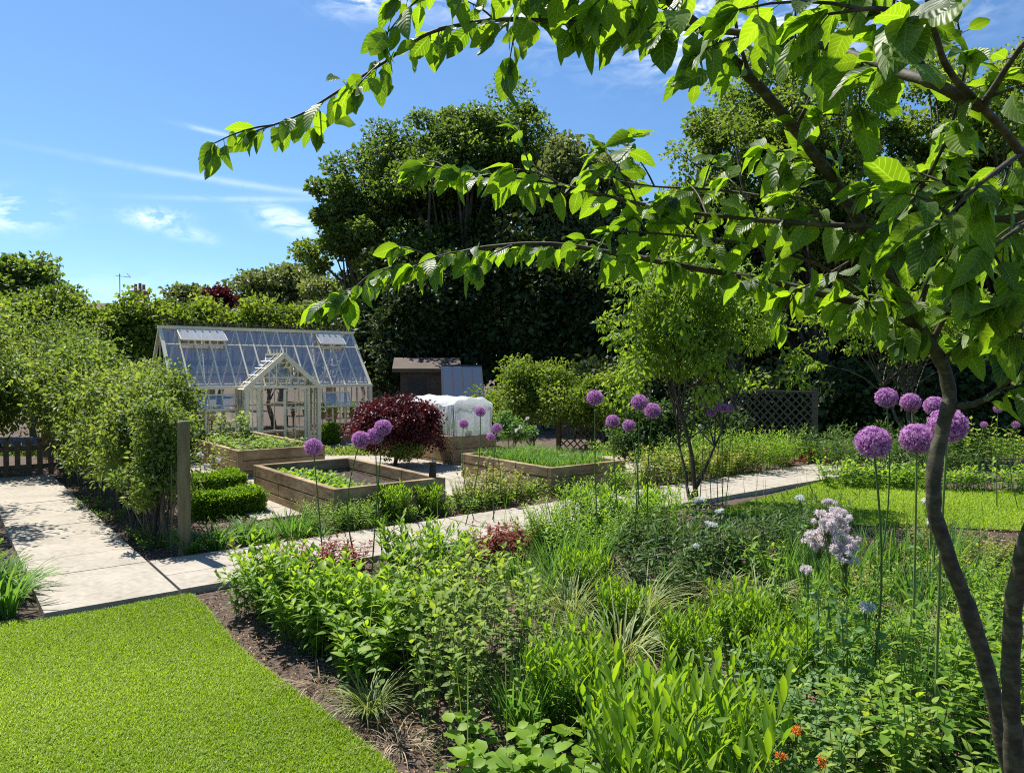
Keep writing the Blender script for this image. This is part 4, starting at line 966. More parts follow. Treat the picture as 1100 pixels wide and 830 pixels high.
T_OV = leaf_t(4, .42, .36, .25, .35); T_LN = leaf_t(4, .24, .45, .3, .25); T_RD = leaf_t(3, .85, .5, .2, .2); T_BR = leaf_t(4, .5, .35, .2, .35)
T_AS = leaf_t(4, .19, .5, .3, .2); T_SM = leaf_t(2, .5, .45, .2, .2)
PR = {}
for i in range(3):
    PR['phlox', i] = leafy_clump(20, .46, .13, .072, T_OV, 12, 'perennial', seed=200 + i, lean=.3, top_up=1.2, name='phlox', jitter=.25, size_top=.75)
    PR['nettle', i] = leafy_clump(7, .58, .12, .056, T_BR, 9, 'nettle', seed=210 + i, lean=.15, top_up=1.1, name='nettle', size_top=.85, jitter=.25)
    PR['aster', i] = leafy_clump(84, .53, .15, .08, T_AS, 16, 'aster', seed=220 + i, lean=.17, opp=False, top_up=1.4, el0=.7, jitter=.25, name='aster', size_top=1.0)
    PR['lance', i] = leafy_clump(26, .40, .15, .10, T_LN, 11, 'aster', seed=230 + i, lean=.35, opp=False, top_up=1.1, el0=.5, name='lance')
    PR['carex', i] = tuft(190, .46, .0065, 1.9, .06, 'silver', 240 + i, up=.2, name='sedge')
    PR['blade', i] = tuft(46, .46, .012, .5, .09, 'blade', 250 + i, up=.05, name='blade')
    PR['agap', i] = tuft(70, .36, .017, 1.5, .07, 'blade', 260 + i, up=.1, name='strap')
    PR['red', i] = leafy_clump(16, .33, .12, .06, T_OV, 9, 'red', seed=270 + i, lean=.3, name='red')
    PR['dark', i] = leafy_clump(24, .42, .2, .09, T_LN, 13, 'dark', seed=280 + i, lean=.35, opp=False, name='darkp')
    PR['yellow', i] = leafy_clump(18, .34, .15, .05, T_OV, 12, 'yellow', seed=290 + i, lean=.3, name='yel')
    PR['round', i] = leafy_clump(26, .24, .16, .085, T_RD, 4, 'aster', seed=300 + i, lean=.5, opp=False, top_up=.5, el0=.3, name='rnd', lstart=.6)
    PR['aquil', i] = leafy_clump(18, .34, .14, .034, T_RD, 9, 'bluegreen', seed=310 + i, lean=.45, opp=True, top_up=.5, name='aquil', lstart=.35)
    PR['broad', i] = leafy_clump(9, .5, .12, .15, leaf_t(5, .36, .4, .25, .4), 7, 'perennial', seed=360 + i, lean=.35, opp=False, top_up=1.0, el0=.3, name='broad', jitter=.3)
    PR['low', i] = leafy_clump(26, .2, .17, .06, T_SM, 7, 'perennial', seed=320 + i, lean=.5, opp=False, name='low')
    PR['tall', i] = leafy_clump(5, .8, .12, .08, T_BR, 9, 'perennial', seed=330 + i, lean=.1, top_up=.5, name='tall', stem_r=.0035)
    PR['fine', i] = leafy_clump(30, .45, .16, .055, T_LN, 22, 'box', seed=340 + i, lean=.3, opp=False, name='fine', top_up=.9)
    PR['straw', i] = tuft(46, .3, .004, 2.6, .08, 'straw', 350 + i, up=.6, name='straw')

def put(kind, name, label, cat, px, py, s=1., group=None, dz=0, hs=1.):
    g = G(px, py); g[2] += dz
    i = int(rng.integers(0, 3))
    return plant(name, PR[kind, i], label, cat, g, None, (s, s, s * hs), group)
def many(kind, name, labels, cat, pts, group=None, s=1., hs=1.):
    for i, p in enumerate(pts):
        lb = labels if isinstance(labels, str) else labels[i]
        put(kind, name, lb, cat, p[0], p[1], s * (p[2] if len(p) > 2 else 1) * (.86 + .26 * rng.random()), group, hs=hs * (.82 + .3 * rng.random()))

# border by the lawn
many('phlox', 'phlox_plant', 'bright green leafy clump at the front of the border beside the lawn corner', 'plant',
     [(272, 662), (300, 672), (322, 690), (345, 700), (292, 655), (338, 674)], 'leafy clumps at the lawn corner', .92)
many('phlox', 'phlox_plant', 'taller bright green leafy clump in the middle of the border edge', 'plant',
     [(385, 738, 1.25), (415, 722, 1.2), (365, 700, 1.15), (398, 698, 1.15), (440, 706, 1.05)], 'tall leafy clumps', .98)
many('nettle', 'upright_perennial', 'upright soft leaved perennial stems with pale lower leaves', 'plant',
     [(440, 775), (455, 745), (478, 790, .9), (470, 725), (505, 755), (522, 790), (500, 715), (535, 735), (548, 705), (520, 690), (490, 700), (560, 730), (540, 680), (475, 700)], 'upright soft leaved perennials', .98)
many('lance', 'border_perennial', 'bright lance leaved clump in the planting beyond the tall leafy clumps', 'plant',
     [(438, 628, 1.15), (462, 624, 1.2), (480, 634, 1.0), (440, 655, 1.0), (470, 660, 1.0)], 'lance leaved clumps near the path', 1.)
many('aster', 'aster_plant', ['dense upright aster clump standing left of the other big aster clumps', 'large aster clump at the bottom of the view, closest to the camera', 'large aster clump directly right of the closest one', 'aster clump above the closest pair', 'aster clump between the sedges and the closest pair', 'small aster clump near the orange flowers', 'bright aster clump left of the pale pink flower heads', 'low aster clump behind the arching sedge'], 'plant',
     [(610, 792, .9), (690, 880, .95), (768, 872, .85), (740, 742, .75), (668, 690, .6), (830, 765, .7), (795, 712, .7), (630, 655, .7)], None, 1.)
many('aster', 'aster_plant', 'aster foliage in the thicket on the right of the biggest clumps', 'plant', [(870, 735, .6), (730, 960, 1.1), (850, 700, .6)], 'aster thicket', 1.)
many('carex', 'arching_sedge', ['silvery arching sedge between the aster clumps and the path', 'silvery arching sedge left of centre in the border', 'arching sedge beside the pale soil patch', 'silvery sedge under the pale pink flowers', 'arching sedge behind the pale soil patch', 'silvery sedge near the two cherry trunks', 'small silvery sedge at the border edge by the lawn', 'arching sedge below the young tree'], 'plant',
     [(665, 722, 1.1), (610, 672), (690, 670), (880, 690, 1.0), (815, 662), (1010, 720), (398, 770, .7), (770, 645)], None, 1.)
many('blade', 'strap_leaved_plant', 'tuft of upright narrow green leaves in the left half of the border', 'plant',
     [(575, 660), (600, 640), (560, 640), (590, 625), (565, 800, .8), (620, 650), (552, 790, .8), (635, 630), (578, 770, .7)], 'narrow leaved tufts', 1.)
many('blade', 'strap_leaved_plant', 'tuft of upright green blades under the tall right-hand alliums', 'plant',
     [(900, 640), (930, 660), (960, 640), (985, 670), (910, 690), (945, 720), (870, 650), (1010, 650), (880, 620), (850, 610), (980, 760, .9), (900, 760, .9), (865, 628), (890, 632), (915, 625), (945, 618), (970, 618), (998, 622), (1035, 640), (1020, 615), (835, 640)], 'green blades under the tall alliums', 1., .9)
many('round', 'rounded_leaf_plant', 'low clump of rounded pleated leaves at the bottom edge', 'plant', [(560, 850), (590, 900), (545, 900)], 'rounded leaf clumps', 1.)
many('aquil', 'columbine_plant', 'blue-green rounded foliage of a columbine below the pale pink flowers', 'plant', [(850, 800), (820, 825), (865, 850), (905, 845)], 'columbine foliage', 1.15)
many('red', 'red_leaved_plant', 'small dark red leaved clump beside the path', 'plant', [(300, 628, 1.), (318, 626), (340, 622), (362, 618), (382, 614)], 'red leaved clumps near the lawn corner', .9)
many('red', 'red_leaved_plant', 'dark red leaved clump in the gap before the path further along', 'plant', [(508, 612), (525, 604), (545, 606), (560, 600)], 'red leaved clumps further along the path', .95)
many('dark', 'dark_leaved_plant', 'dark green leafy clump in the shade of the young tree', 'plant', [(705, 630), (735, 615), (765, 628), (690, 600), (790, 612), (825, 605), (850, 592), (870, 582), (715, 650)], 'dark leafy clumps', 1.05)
many('fine', 'feathery_plant', 'fine feathery green clump in the middle of the border', 'plant', [(600, 605), (640, 605), (575, 600), (610, 590), (660, 590), (640, 580), (690, 580), (720, 585), (620, 620)], 'feathery green clumps', 1.1)
many('lance', 'border_perennial', 'bright lance leaved clump on the path edge right of the gap', 'plant', [(592, 600, .9), (617, 590, .95), (650, 582, 1.1), (680, 574, 1.1), (705, 566, .9)], 'lance leaved clumps right of the gap', 1.05)
many('fine', 'feathery_plant', 'fine leaved green plant in the thicket near the two cherry trunks', 'plant', [(900, 720), (940, 770), (980, 720), (1060, 720), (1080, 780), (1040, 680), (1070, 660), (880, 700)], 'fine leaved thicket near the trunks', .9)
many('broad', 'broad_leaved_perennial', 'broad leaved plant with long pointed leaves near the cherry trunks', 'plant', [(985, 830, 1.), (1035, 800, 1.), (1065, 880, 1.1), (1010, 740, .9), (945, 850, .9), (1085, 730, .9), (925, 720, .7), (820, 640, .8), (800, 625, .8), (1095, 800, 1.)], 'broad leaved plants near the trunks', .85)
many('tall', 'upright_perennial', 'tall single stemmed leafy plant near the cherry trunks', 'plant', [(830, 690, .75), (960, 790, .8), (1000, 820, .8), (1050, 800, .8), (920, 850, .7), (940, 690, .7), (1070, 850, .8), (990, 880, .8), (1100, 760, .8)], 'tall single stems near the trunks', 1.)
many('nettle', 'upright_perennial', 'leafy stems in the thicket to the right of the asters', 'plant', [(960, 860), (1000, 940), (900, 900), (1080, 930), (860, 920)], 'leafy stems at the right bottom', .8)
many('yellow', 'golden_leaved_plant', 'golden leaved small plant near the sunlit strip of lawn', 'plant', [(1020, 605), (1045, 620), (990, 600), (1065, 610), (925, 660), (1000, 640)], 'golden leaved plants near the lawn strip', .8)
many('low', 'low_perennial', 'low green leafy cushion in the border planting', 'plant', [(600, 720), (760, 690), (700, 690), (860, 730), (900, 640), (1050, 640), (1080, 700), (930, 610), (960, 620), (880, 600), (640, 740), (480, 650), (520, 650), (590, 690), (780, 670), (1030, 600), (1080, 600), (540, 620), (820, 700), (980, 690), (930, 740), (880, 860), (1040, 740)], 'low green cushions', .75)
many('straw', 'dry_grass_tuft', 'tuft of dry straw coloured grass on the bare soil', 'plant', [(640, 720), (780, 700), (600, 680), (820, 680), (770, 740), (500, 790), (430, 800), (560, 690), (940, 680), (980, 640), (870, 680), (1030, 700), (350, 740), (900, 830), (970, 810), (800, 650), (840, 660), (905, 665), (960, 660), (1000, 690), (1060, 680), (1040, 760), (930, 760), (700, 740), (580, 710)], 'dry grass tufts', .9)

# strip between path and beds
many('agap', 'agapanthus_plant', ['arching strap leaved clump at the foot of the timber post', 'strap leaved clump right of the timber post', 'arching strap leaved clump in front of the box hedge', 'strap leaved clump in front of the sleeper bed corner'], 'plant', [(205, 598, 1.0), (232, 592, 1.), (262, 584, .95), (330, 576, .8)], None, 1.)
many('blade', 'iris_plant', 'upright fan of iris leaves in front of the sleeper bed', 'plant', [(312, 582, .9), (322, 578, .8)], 'iris fans', .9)
many('agap', 'agapanthus_plant', 'strap leaved clump in the narrow strip along the path', 'plant', [(290, 584, .8), (345, 580, .7), (275, 578, .7), (305, 574, .7), (325, 572, .7)], 'strap leaved clumps along the strip', 1.)
many('fine', 'feathery_plant', 'soft green mound at the front corner of the salad bed', 'plant', [(352, 574, .9), (372, 570, .9), (392, 566, .9), (340, 568, .8), (385, 572, .7)], 'soft mounds by the salad bed', .9)
many('aster', 'aster_plant', ['rounded bright green clump in front of the salad bed', 'second rounded bright green clump near the black garden light'], 'plant', [(425, 562, .85), (462, 556, .85)], None, .85)
many('lance', 'border_perennial', 'bright lance leaved clump between the salad bed and the path', 'plant', [(442, 564, .55), (405, 568, .5), (480, 556, .5)], 'lance leaved clumps by the salad bed', .9)
many('yellow', 'golden_leaved_plant', 'yellowish leafy plant with cream flower spikes in front of the onion bed', 'plant', [(500, 548), (515, 545), (535, 542), (552, 540), (525, 538), (545, 534), (510, 538)], 'yellowish plants before the onion bed', 1.1)
many('low', 'low_perennial', 'small green plant between the path and the onion bed', 'plant', [(490, 546), (530, 546), (565, 534), (580, 530), (505, 552), (620, 532), (600, 534)], 'small green plants before the onion bed', 1.1)
many('lance', 'border_perennial', 'bright green clump at the front corner of the onion bed', 'plant', [(640, 538, .6), (668, 534, .7), (625, 542, .5)], 'bright green clumps at the onion bed', 1.2)
many('yellow', 'golden_leaved_plant', 'yellow-green mound on the far side of the path before the lattice', 'plant', [(765, 516), (780, 513), (800, 511), (750, 518), (690, 524), (720, 520)], 'yellow-green mounds before the lattice', 1.5)
many('fine', 'feathery_plant', 'green mound on the far side of the path before the lattice', 'plant', [(775, 508), (810, 508), (830, 505), (790, 500), (735, 515), (760, 505), (840, 500), (700, 515)], 'green mounds before the lattice', 1.4)
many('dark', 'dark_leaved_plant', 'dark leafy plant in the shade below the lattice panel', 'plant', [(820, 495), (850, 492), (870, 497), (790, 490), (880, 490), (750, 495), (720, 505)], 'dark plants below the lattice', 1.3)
# bed beyond the lawn strip on the right
many('low', 'low_perennial', 'low green plant along the far edge of the sunlit lawn strip', 'plant', [(900, 522), (920, 524), (940, 523), (965, 524), (990, 524), (1015, 526), (1040, 527), (1070, 528), (1100, 528)], 'low plants beyond the lawn strip', 1.7)
many('dark', 'border_perennial', 'leafy clump in the far bed beyond the lawn strip', 'plant', [(905, 512), (930, 514), (955, 512), (985, 514), (1010, 512), (915, 505), (945, 503), (1035, 515)], 'leafy clumps in the far bed', 1.3)  # dark leaf kind puts the shade over this bed into the colour
many('nettle', 'upright_perennial', 'upright leafy plant in the far bed beyond the lawn strip', 'plant', [(1030, 512), (1055, 514), (1080, 516), (1100, 512), (1045, 503), (1070, 503), (1095, 500), (1020, 500), (1000, 500)], 'upright plants in the far bed', 1.3)
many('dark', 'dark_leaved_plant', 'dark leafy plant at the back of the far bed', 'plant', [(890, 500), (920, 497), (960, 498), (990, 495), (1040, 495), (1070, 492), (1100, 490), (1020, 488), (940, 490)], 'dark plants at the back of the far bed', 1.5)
# left edge
many('agap', 'agapanthus_plant', 'grassy clump at the left edge beside the lawn', 'plant', [(5, 662, 1.1), (18, 640, .9), (-15, 650, 1.2), (8, 625, .8)], 'grassy clumps at the left edge', 1.)
many('phlox', 'phlox_plant', 'leafy clump at the left edge beyond the paving', 'plant', [(-22, 612), (-30, 640)], 'leafy clumps left of the paving', .6)
many('low', 'low_perennial', 'low plant under the trained trees beside the left path', 'plant', [(120, 560), (100, 548), (150, 580), (165, 590), (230, 545), (228, 530)], 'low plants under the trained trees', .8)
many('nettle', 'upright_perennial', 'loose leafy plant with small white flowers behind the timber post', 'plant', [(222, 520, 1.), (240, 512, .9), (225, 505, 1.), (210, 512, 1.)], 'loose plants behind the timber post', 1.)

# general low ground cover that nobody could count
def cover(poly, n, h, name, label, mat, size, thr=.1):
    P = scatter(poly, n, .0); f = np.sin(P[:, 0] * 3.1 + 2 * np.sin(P[:, 1] * 1.9)) * np.sin(P[:, 1] * 3.7 + .6) + .5 * np.sin(P[:, 0] * 7.3) * np.sin(P[:, 1] * 6.1)
    P = P[f > thr]; n = len(P); P[:, 2] += h * rng.random(n) ** 1.3
    d = rdir(n, .25)
    return obj(name, MB().inst(T_SM, P, frames(d, rdir(n, .8)), size * (.6 + .8 * rng.random(n))).mesh(name, M[mat]), kind='stuff', label=label, category='ground cover')
core_b = [G(300, 720)[:2], G(430, 800)[:2], (0.1, 2.4), (3.5, 2.4), (6.5, 7.0), G(930, 575)[:2], G(760, 560)[:2], ST(5.6, -1.2)[:2], ST(2.0, -1.2)[:2], ST(1., -1.6)[:2]]
cover(core_b, 52000, .12, 'ground_cover', 'low weedy green ground cover between the border plants', 'dark', .032, .15)  # dark leaf colour stands for the deep shadow between the plants
cover([ST(.3, .5)[:2], ST(8.5, .5)[:2], ST(8.5, 1.2)[:2], ST(.6, 1.2)[:2]], 9000, .12, 'ground_cover', 'low green ground cover in the strip before the raised beds', 'box', .03, .2)
cover([ST(8, .3)[:2], ST(14, .3)[:2], ST(15, 5)[:2], ST(8.5, 4)[:2]], 26000, .3, 'ground_cover', 'green ground cover in front of the lattice panel', 'box', .06, -.2)
cover([ST(9.5, -1.2)[:2] + np.array([.3, 0]), ST(17, -1.5)[:2], ST(18, 4)[:2], ST(13.5, 3)[:2], ST(12, .1)[:2], ST(11.8, -1.2)[:2]], 36000, .35, 'ground_cover', 'mixed green ground cover beyond the lawn strip', 'perennial', .06, -.3)
cover([(-6.3, 13.4), (-2.5, 14.2), (-3, 21), (-16, 21), (-13, 17)], 40000, .18, 'ground_cover', 'rough green growth around the greenhouse', 'hedge', .07, -.4)
# thin scattered stems that give the thicket its vertical lines
P = scatter(core_b, 420, 0); n = len(P); az = rng.random(n) * 6.28
obj('wild_stems', ribbons(P, az, .35 + .35 * rng.random(n), np.full(n, .0045), .5 * rng.random(n), .12 * rng.random(n), 'blade', 'w').mesh('wild_stems', M['blade']), kind='stuff', label='thin wispy stems rising through the border planting', category='stems')
P = scatter(core_b, 700, 0.02); n = len(P); az = rng.random(n) * 6.28
obj('dead_stalks', ribbons(P, az, .16 + .2 * rng.random(n), np.full(n, .004), .9 * rng.random(n), 1.1 + .4 * rng.random(n), 'straw', 'w').mesh('dead_stalks', M['straw']), kind='stuff', label='fallen dry stalks lying on the border soil', category='dead stalks')

# ------------------------------------------------------------------ flowers
def star_t(p=6):
    V = [(0, 0, 0)]; Q = []; A = [(0, 0, 0)]
    for i in range(p):
        a = i * 2 * PI / p; b = .16
        V += [(math.cos(a - b * 1.6) * .5, math.sin(a - b * 1.6) * .5, .1), (math.cos(a), math.sin(a), .0), (math.cos(a + b * 1.6) * .5, math.sin(a + b * 1.6) * .5, .1)]; A += [(0, 1, 0)] * 3
        k = 1 + 3 * i; Q.append((0, k, k + 1, k + 2))
    return np.array(V), np.array(Q), np.array(A, float)
STAR = star_t()
def allium(px, py, rpx, r, gpy, label, group, dense=1., D=None):
    """head at pixel px,py with radius r metres seen as rpx pixels"""
    D = D or 800 * r / rpx; hp = W(px, py, D); base = np.array([hp[0] + rng.normal() * .07, D + rng.normal() * .06, float(gz(D))])
    root = thing('allium', label, 'flower', base, 0, None, group); h = hp - base
    t = np.linspace(0, 1, 9)[:, None]; bend = np.array([rng.normal() * .05, rng.normal() * .04, 0])
    Q = h * t + bend * np.sin(t * PI); Q[0, 2] -= .03
    obj('stem', MB().tubes(Q, np.linspace(.0065, .0045, 9) * (r / .075) ** .5, 7).mesh('allium_stem', M['stem'], True), root)
    n = int(560 * dense); i = np.arange(n) + .5; ph = np.arccos(1 - 2 * i / n); th = PI * (1 + 5 ** .5) * i
    v = np.column_stack([np.cos(th) * np.sin(ph), np.sin(th) * np.sin(ph), np.cos(ph)]) + rng.normal(size=(n, 3)) * .05; v /= np.linalg.norm(v, axis=1, keepdims=True)
    rad = r * (.84 + .18 * rng.random(n))
    fr = frames(rdir(n), v)                      # petal plane faces outward
    R = np.stack([fr[:, :, 0], fr[:, :, 1], fr[:, :, 2]], -1)
    P = v * rad[:, None] * np.array([1, 1, .93])
    m = MB().inst(STAR, P, R, r * .125 * (.8 + .4 * rng.random(n)))
    m.tubes(np.stack([P * .1, P], 1), r * .011, 3, rnd=.15)
    # inner open florets give the ball its depth
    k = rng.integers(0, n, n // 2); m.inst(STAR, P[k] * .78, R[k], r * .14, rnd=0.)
    o = obj('flower_head', m.mesh('allium_head', M['allium']), root, (h[0], h[1], h[2]))
G1 = None
FR = [(938, 475, 18.5, .075, 'large purple allium globe, lowest left of the right-hand group'), (985, 471, 17.5, .075, 'large purple allium globe just left of the cherry trunk'), (1018, 457, 20, .075, 'largest purple allium globe, partly behind the cherry trunk'),
      (952, 427, 11.5, .07, 'upper purple allium globe, highest left of the right-hand group'), (978, 432, 10.5, .065, 'smaller purple allium between the upper left globe and the trunk'), (1004, 436, 11, .065, 'purple allium peeping out from behind the cherry trunk')]
for a in FR: allium(a[0], a[1], a[2], a[3], 0, a[4], 'purple alliums on the right', 1.3)
LG = [(336.5, 480, 10, .075, 'single purple allium standing apart in front of the salad bed'), (387.5, 472, 10, .075, 'purple allium, lowest left of the trio before the salad bed'), (403, 468, 9.5, .072, 'purple allium in the middle of the trio before the salad bed'), (411.5, 459, 9.5, .072, 'purple allium, highest of the trio before the salad bed')]
for a in LG: allium(a[0], a[1], a[2], a[3], 0, a[4], 'purple alliums before the salad bed')
MG = [(516, 442, 6.3, .06, 'pink-purple allium in front of the white fleece cover, the upper one'), (498, 455, 5.6, .055, 'pink-purple allium in front of the white fleece cover, the lower one'), (534, 460, 5.8, .055, 'pink-purple allium at the left corner of the onion bed'), (527, 469, 4.6, .045, 'smallest allium, just below the one at the onion bed corner')]
for a in MG: allium(a[0], a[1], a[2], a[3], 0, a[4], 'alliums near the fleece cover', .7)
RG = [(639, 427, 9, .07, 'tall purple allium standing left of the central group of five'), (658, 452, 7.4, .06, 'pinkish allium, lower left of the central group of five'), (675.5, 457, 7, .06, 'pinkish allium, lowest of the central group of five'), (687, 432, 9.2, .07, 'dark purple allium, upper right in the central group of five'), (701, 441, 9, .07, 'darkest purple allium, rightmost in the central group of five')]
for a in RG: allium(a[0], a[1], a[2], a[3], 0, a[4], 'alliums in the centre')
BG = [(757, 433, 5.4, .06, 'small pink allium, leftmost of the five behind the young tree'), (764, 443, 5, .055, 'small pink allium, lowest of the five behind the young tree'), (773, 437, 5.4, .06, 'small purple allium in the middle of the five behind the young tree'), (778, 438, 5.2, .055, 'small purple allium touching the middle one behind the young tree'), (783.5, 438, 5, .055, 'small purple allium, rightmost of the five behind the young tree')]
for a in BG: allium(a[0], a[1], a[2], a[3], 0, a[4], 'alliums behind the young tree', .7)
for a in [(1072, 439, 4.6, .05, 'small mauve allium in the far bed, highest of three'), (1091, 456, 4.2, .045, 'small mauve allium in the far bed near the frame edge'), (1057, 456, 3.8, .045, 'small mauve allium in the far bed, nearest the trunk')]:
    allium(a[0], a[1], a[2], a[3], 0, a[4], 'mauve alliums in the far bed', .5)

def fluffy(px, py, D, rad, nhead, mat, name, label, cat, group=None, gh=None, flat=.8, fr=.0165, leafy=True):
    """loose cluster of fluffy florets on branching stems"""
    hp = W(px, py, D); base = np.array([hp[0] + rng.normal() * .02, D, float(gz(D))]); h = hp - base
    root = thing(name, label, cat, base, 0, None, group)
    C = h + rng.normal(size=(nhead, 3)) * np.array([rad, rad, rad * flat]) * .48
    fork = h * .72; st = MB()
    t = np.linspace(0, 1, 6)[:, None]; st.tubes(fork * t, np.linspace(.004, .003, 6), 5)
    st.tubes(np.stack([np.broadcast_to(fork + (h - fork) * .3, C[:14].shape), (fork + C[:14]) / 2 + (h - fork) * .15, C[:14]], 1), .0012, 4)
    if leafy:
        k = 26; tt = .25 + .5 * rng.random(k); P = h * tt[:, None]; d = rdir(k, .2)
    obj('stem', st.mesh('fluffy_stem', M['stem']), root)
    n = 60; m = MB(); m.tubes(np.stack([np.broadcast_to(fork + (h - fork) * .6, C.shape), C], 1), .0008, 3, mi=1)
    for c in C:
        v = rdir(n); m.inst(T_FAR, np.tile(c, (n, 1)) + v * .002, frames(v, rdir(n)), np.column_stack([np.full(n, fr * .42), fr * (.7 + .5 * rng.random(n)), np.full(n, fr)]))
    obj('flower_head', m.mesh('fluffy_head', [M[mat], M['stem']]), root)
    if leafy: obj('foliage', MB().inst(T_SM, P + d * .05, frames(d, rdir(k, .8)), .05 + .03 * rng.random(k)).mesh('fluffy_leaf', M['bluegreen']), root)
for px, py, D, r, n, lb in [(893, 563, 3.4, .08, 90, 'pale pink fluffy flower head, the largest, left of the cherry trunk'), (880, 580, 3.5, .055, 56, 'pale pink fluffy flower head just below the largest one'), (909, 589, 3.3, .06, 60, 'pale pink fluffy flower head, lowest right of the pale trio'),
                            (890, 540, 3.7, .02, 6, 'small pale pink flower tuft above the largest pale head'), (905, 655 - 60, 3.3, .02, 5, 'pale tuft tucked beside the lowest pale head'), (868, 612, 3.4, .03, 8, 'ragged pale flower head near the columbine leaves')]:
    fluffy(px, py, D, r, n, 'palepink', 'pale_pink_flower', lb, 'flower', 'pale pink fluffy flowers')
for px, py, D, r, n, lb in [(764, 563, 5.6, .04, 9, 'white flower head right of the young tree stems, the lower'), (774, 549, 5.8, .03, 8, 'white flower head right of the young tree stems, the upper'), (748, 586, 5.3, .02, 5, 'small white flower low beside the dark foliage'), (752, 537, 6.3, .05, 10, 'blurred pale flower cluster on the path edge by the young tree stems'), (932, 652, 3.3, .025, 8, 'flat white flower head between the pink flowers and the trunk'),
                            (998, 537, 4.4, .05, 10, 'white umbel flower behind the cherry trunk'), (1000, 560, 4.3, .03, 6, 'small white umbel below the other one at the trunk'), (862, 540 - 6, 5.4, .04, 9, 'pale pink-white bloom at the edge of the lawn strip')]:
    fluffy(px, py, D, r, n, 'white', 'white_flower', lb, 'flower', 'white flowers', flat=.35, fr=.02)
for px, py, D, lb in [(855, 784, 2.55, 'orange flower by the columbine leaves, the biggest of three'), (883, 818, 2.45, 'orange flower at the bottom edge, lowest of three'), (838, 812, 2.5, 'faded orange flower, left of the lowest one')]:
    fluffy(px, py, D, .011, 7, 'orange', 'orange_flower', lb, 'flower', 'orange flowers', fr=.013)
for i in range(26):
    px, py = 865 + rng.random() * 40 if i < 18 else 1000 + rng.random() * 90, 478 + rng.random() * 26
    if i < 18: px = 828 + rng.random() * 80
    fluffy(px, py, 12.4 + rng.random() * .8, .05, 5, 'peach', 'peach_flower', 'small peach-orange flower in the bed at the far end of the path', 'flower', 'peach flowers in the far bed', fr=.035, leafy=False)
for px, py in [(468, 512), (523, 497), (541, 505), (548, 515), (520, 512), (506, 520), (497, 528), (760, 490), (735, 493), (742, 500)]:
    fluffy(px, py, 8.6 if px < 600 else 11.5, .05, 7, 'cream', 'cream_flower', 'cream flower spike in the strip along the far side of the path', 'flower', 'cream flower spikes', fr=.022, flat=2.2, leafy=False)
for px, py in [(215, 488), (222, 500), (236, 494), (560, 458), (566, 450), (555, 462), (752, 458), (705, 455), (690, 470)]:
    fluffy(px, py, 9.2 if px < 300 else 12.8, .04, 4, 'white', 'white_flower', 'tiny white bloom among the shrubs behind the path', 'flower', 'tiny white blooms', fr=.022, leafy=False)

# ------------------------------------------------------------------ crops in the raised beds
let = leafy_clump(10, .09, .06, .10, leaf_t(3, .6, .6, .3, .3, 1, .15), 3, 'aster', seed=400, lean=.8, opp=False, el0=.5, top_up=.9, name='lettuce', lstart=.1)
for i in range(2):
    for j in range(11):
        p = bedB(.28 + i * .26 + rng.normal() * .02, .25 + j * .19 + rng.normal() * .02, -.005)
        plant('lettuce', let, 'bright green lettuce in the %s salad row of the raised bed' % ('outer' if i == 0 else 'inner'), 'lettuce', p, None, .9 + .4 * rng.random(), 'lettuces in the %s row' % ('outer' if i == 0 else 'inner'))
straw_p = leafy_clump(16, .14, .09, .07, T_RD, 4, 'light', seed=401, lean=.7, opp=False, el0=.2, top_up=.4, name='strawb', lstart=.5)
for i in range(3):
    for j in range(9):
        if rng.random() < .12: continue
        p = bedA(.3 + i * .36 + rng.normal() * .04, .3 + j * .34 + rng.normal() * .05, -.01)
        plant('strawberry_plant', straw_p, 'strawberry plant in the bed in front of the greenhouse', 'strawberry plant', p, None, .8 + .5 * rng.random(), 'strawberry plants')
bs = leafy_clump(5, .42, .05, .1, T_BR, 6, 'light', seed=402, lean=.25, name='bean')
for j, (x, y) in enumerate([(.3, 2.9), (.7, 2.8), (1.0, 3.0), (.5, 2.5), (.9, 2.3)]):
    plant('bean_plant', bs, 'taller leafy crop plant at the back of the strawberry bed', 'crop plant', bedA(x, y), None, .9 + .3 * rng.random(), 'taller crops in the strawberry bed')
on = tuft(34, .26, .008, .9, .05, 'blade', 403, up=.05, name='onion')
for i in range(7):
    for j in range(12):
        p = bedD(.18 + i * .165 + rng.normal() * .012, .16 + j * .15 + rng.normal() * .015, -.01)
        plant('onion_plant', on, 'green onion plant in the crowded onion bed', 'onion', p, None, .75 + .4 * rng.random(), 'onions in the raised bed')
st = lathe([(.001, 0), (.07, 0), (.085, .025), (.06, .05), (.001, .055)], 9)
obj('pale_stone', st.mesh('pale_stone', M['stone'], True), None, tuple(bedD(.9, .75, .08)), 0, (1.1, .7, 1), label='flat pale stone lying among the onion leaves', category='stone')
for j in range(4):
    plant('kale_plant', straw_p, 'leafy seedling growing under the white fleece cover', 'crop plant', bedC(.35 + .5 * (j % 2), .3 + j * .33), None, 1.6, 'seedlings under the fleece')

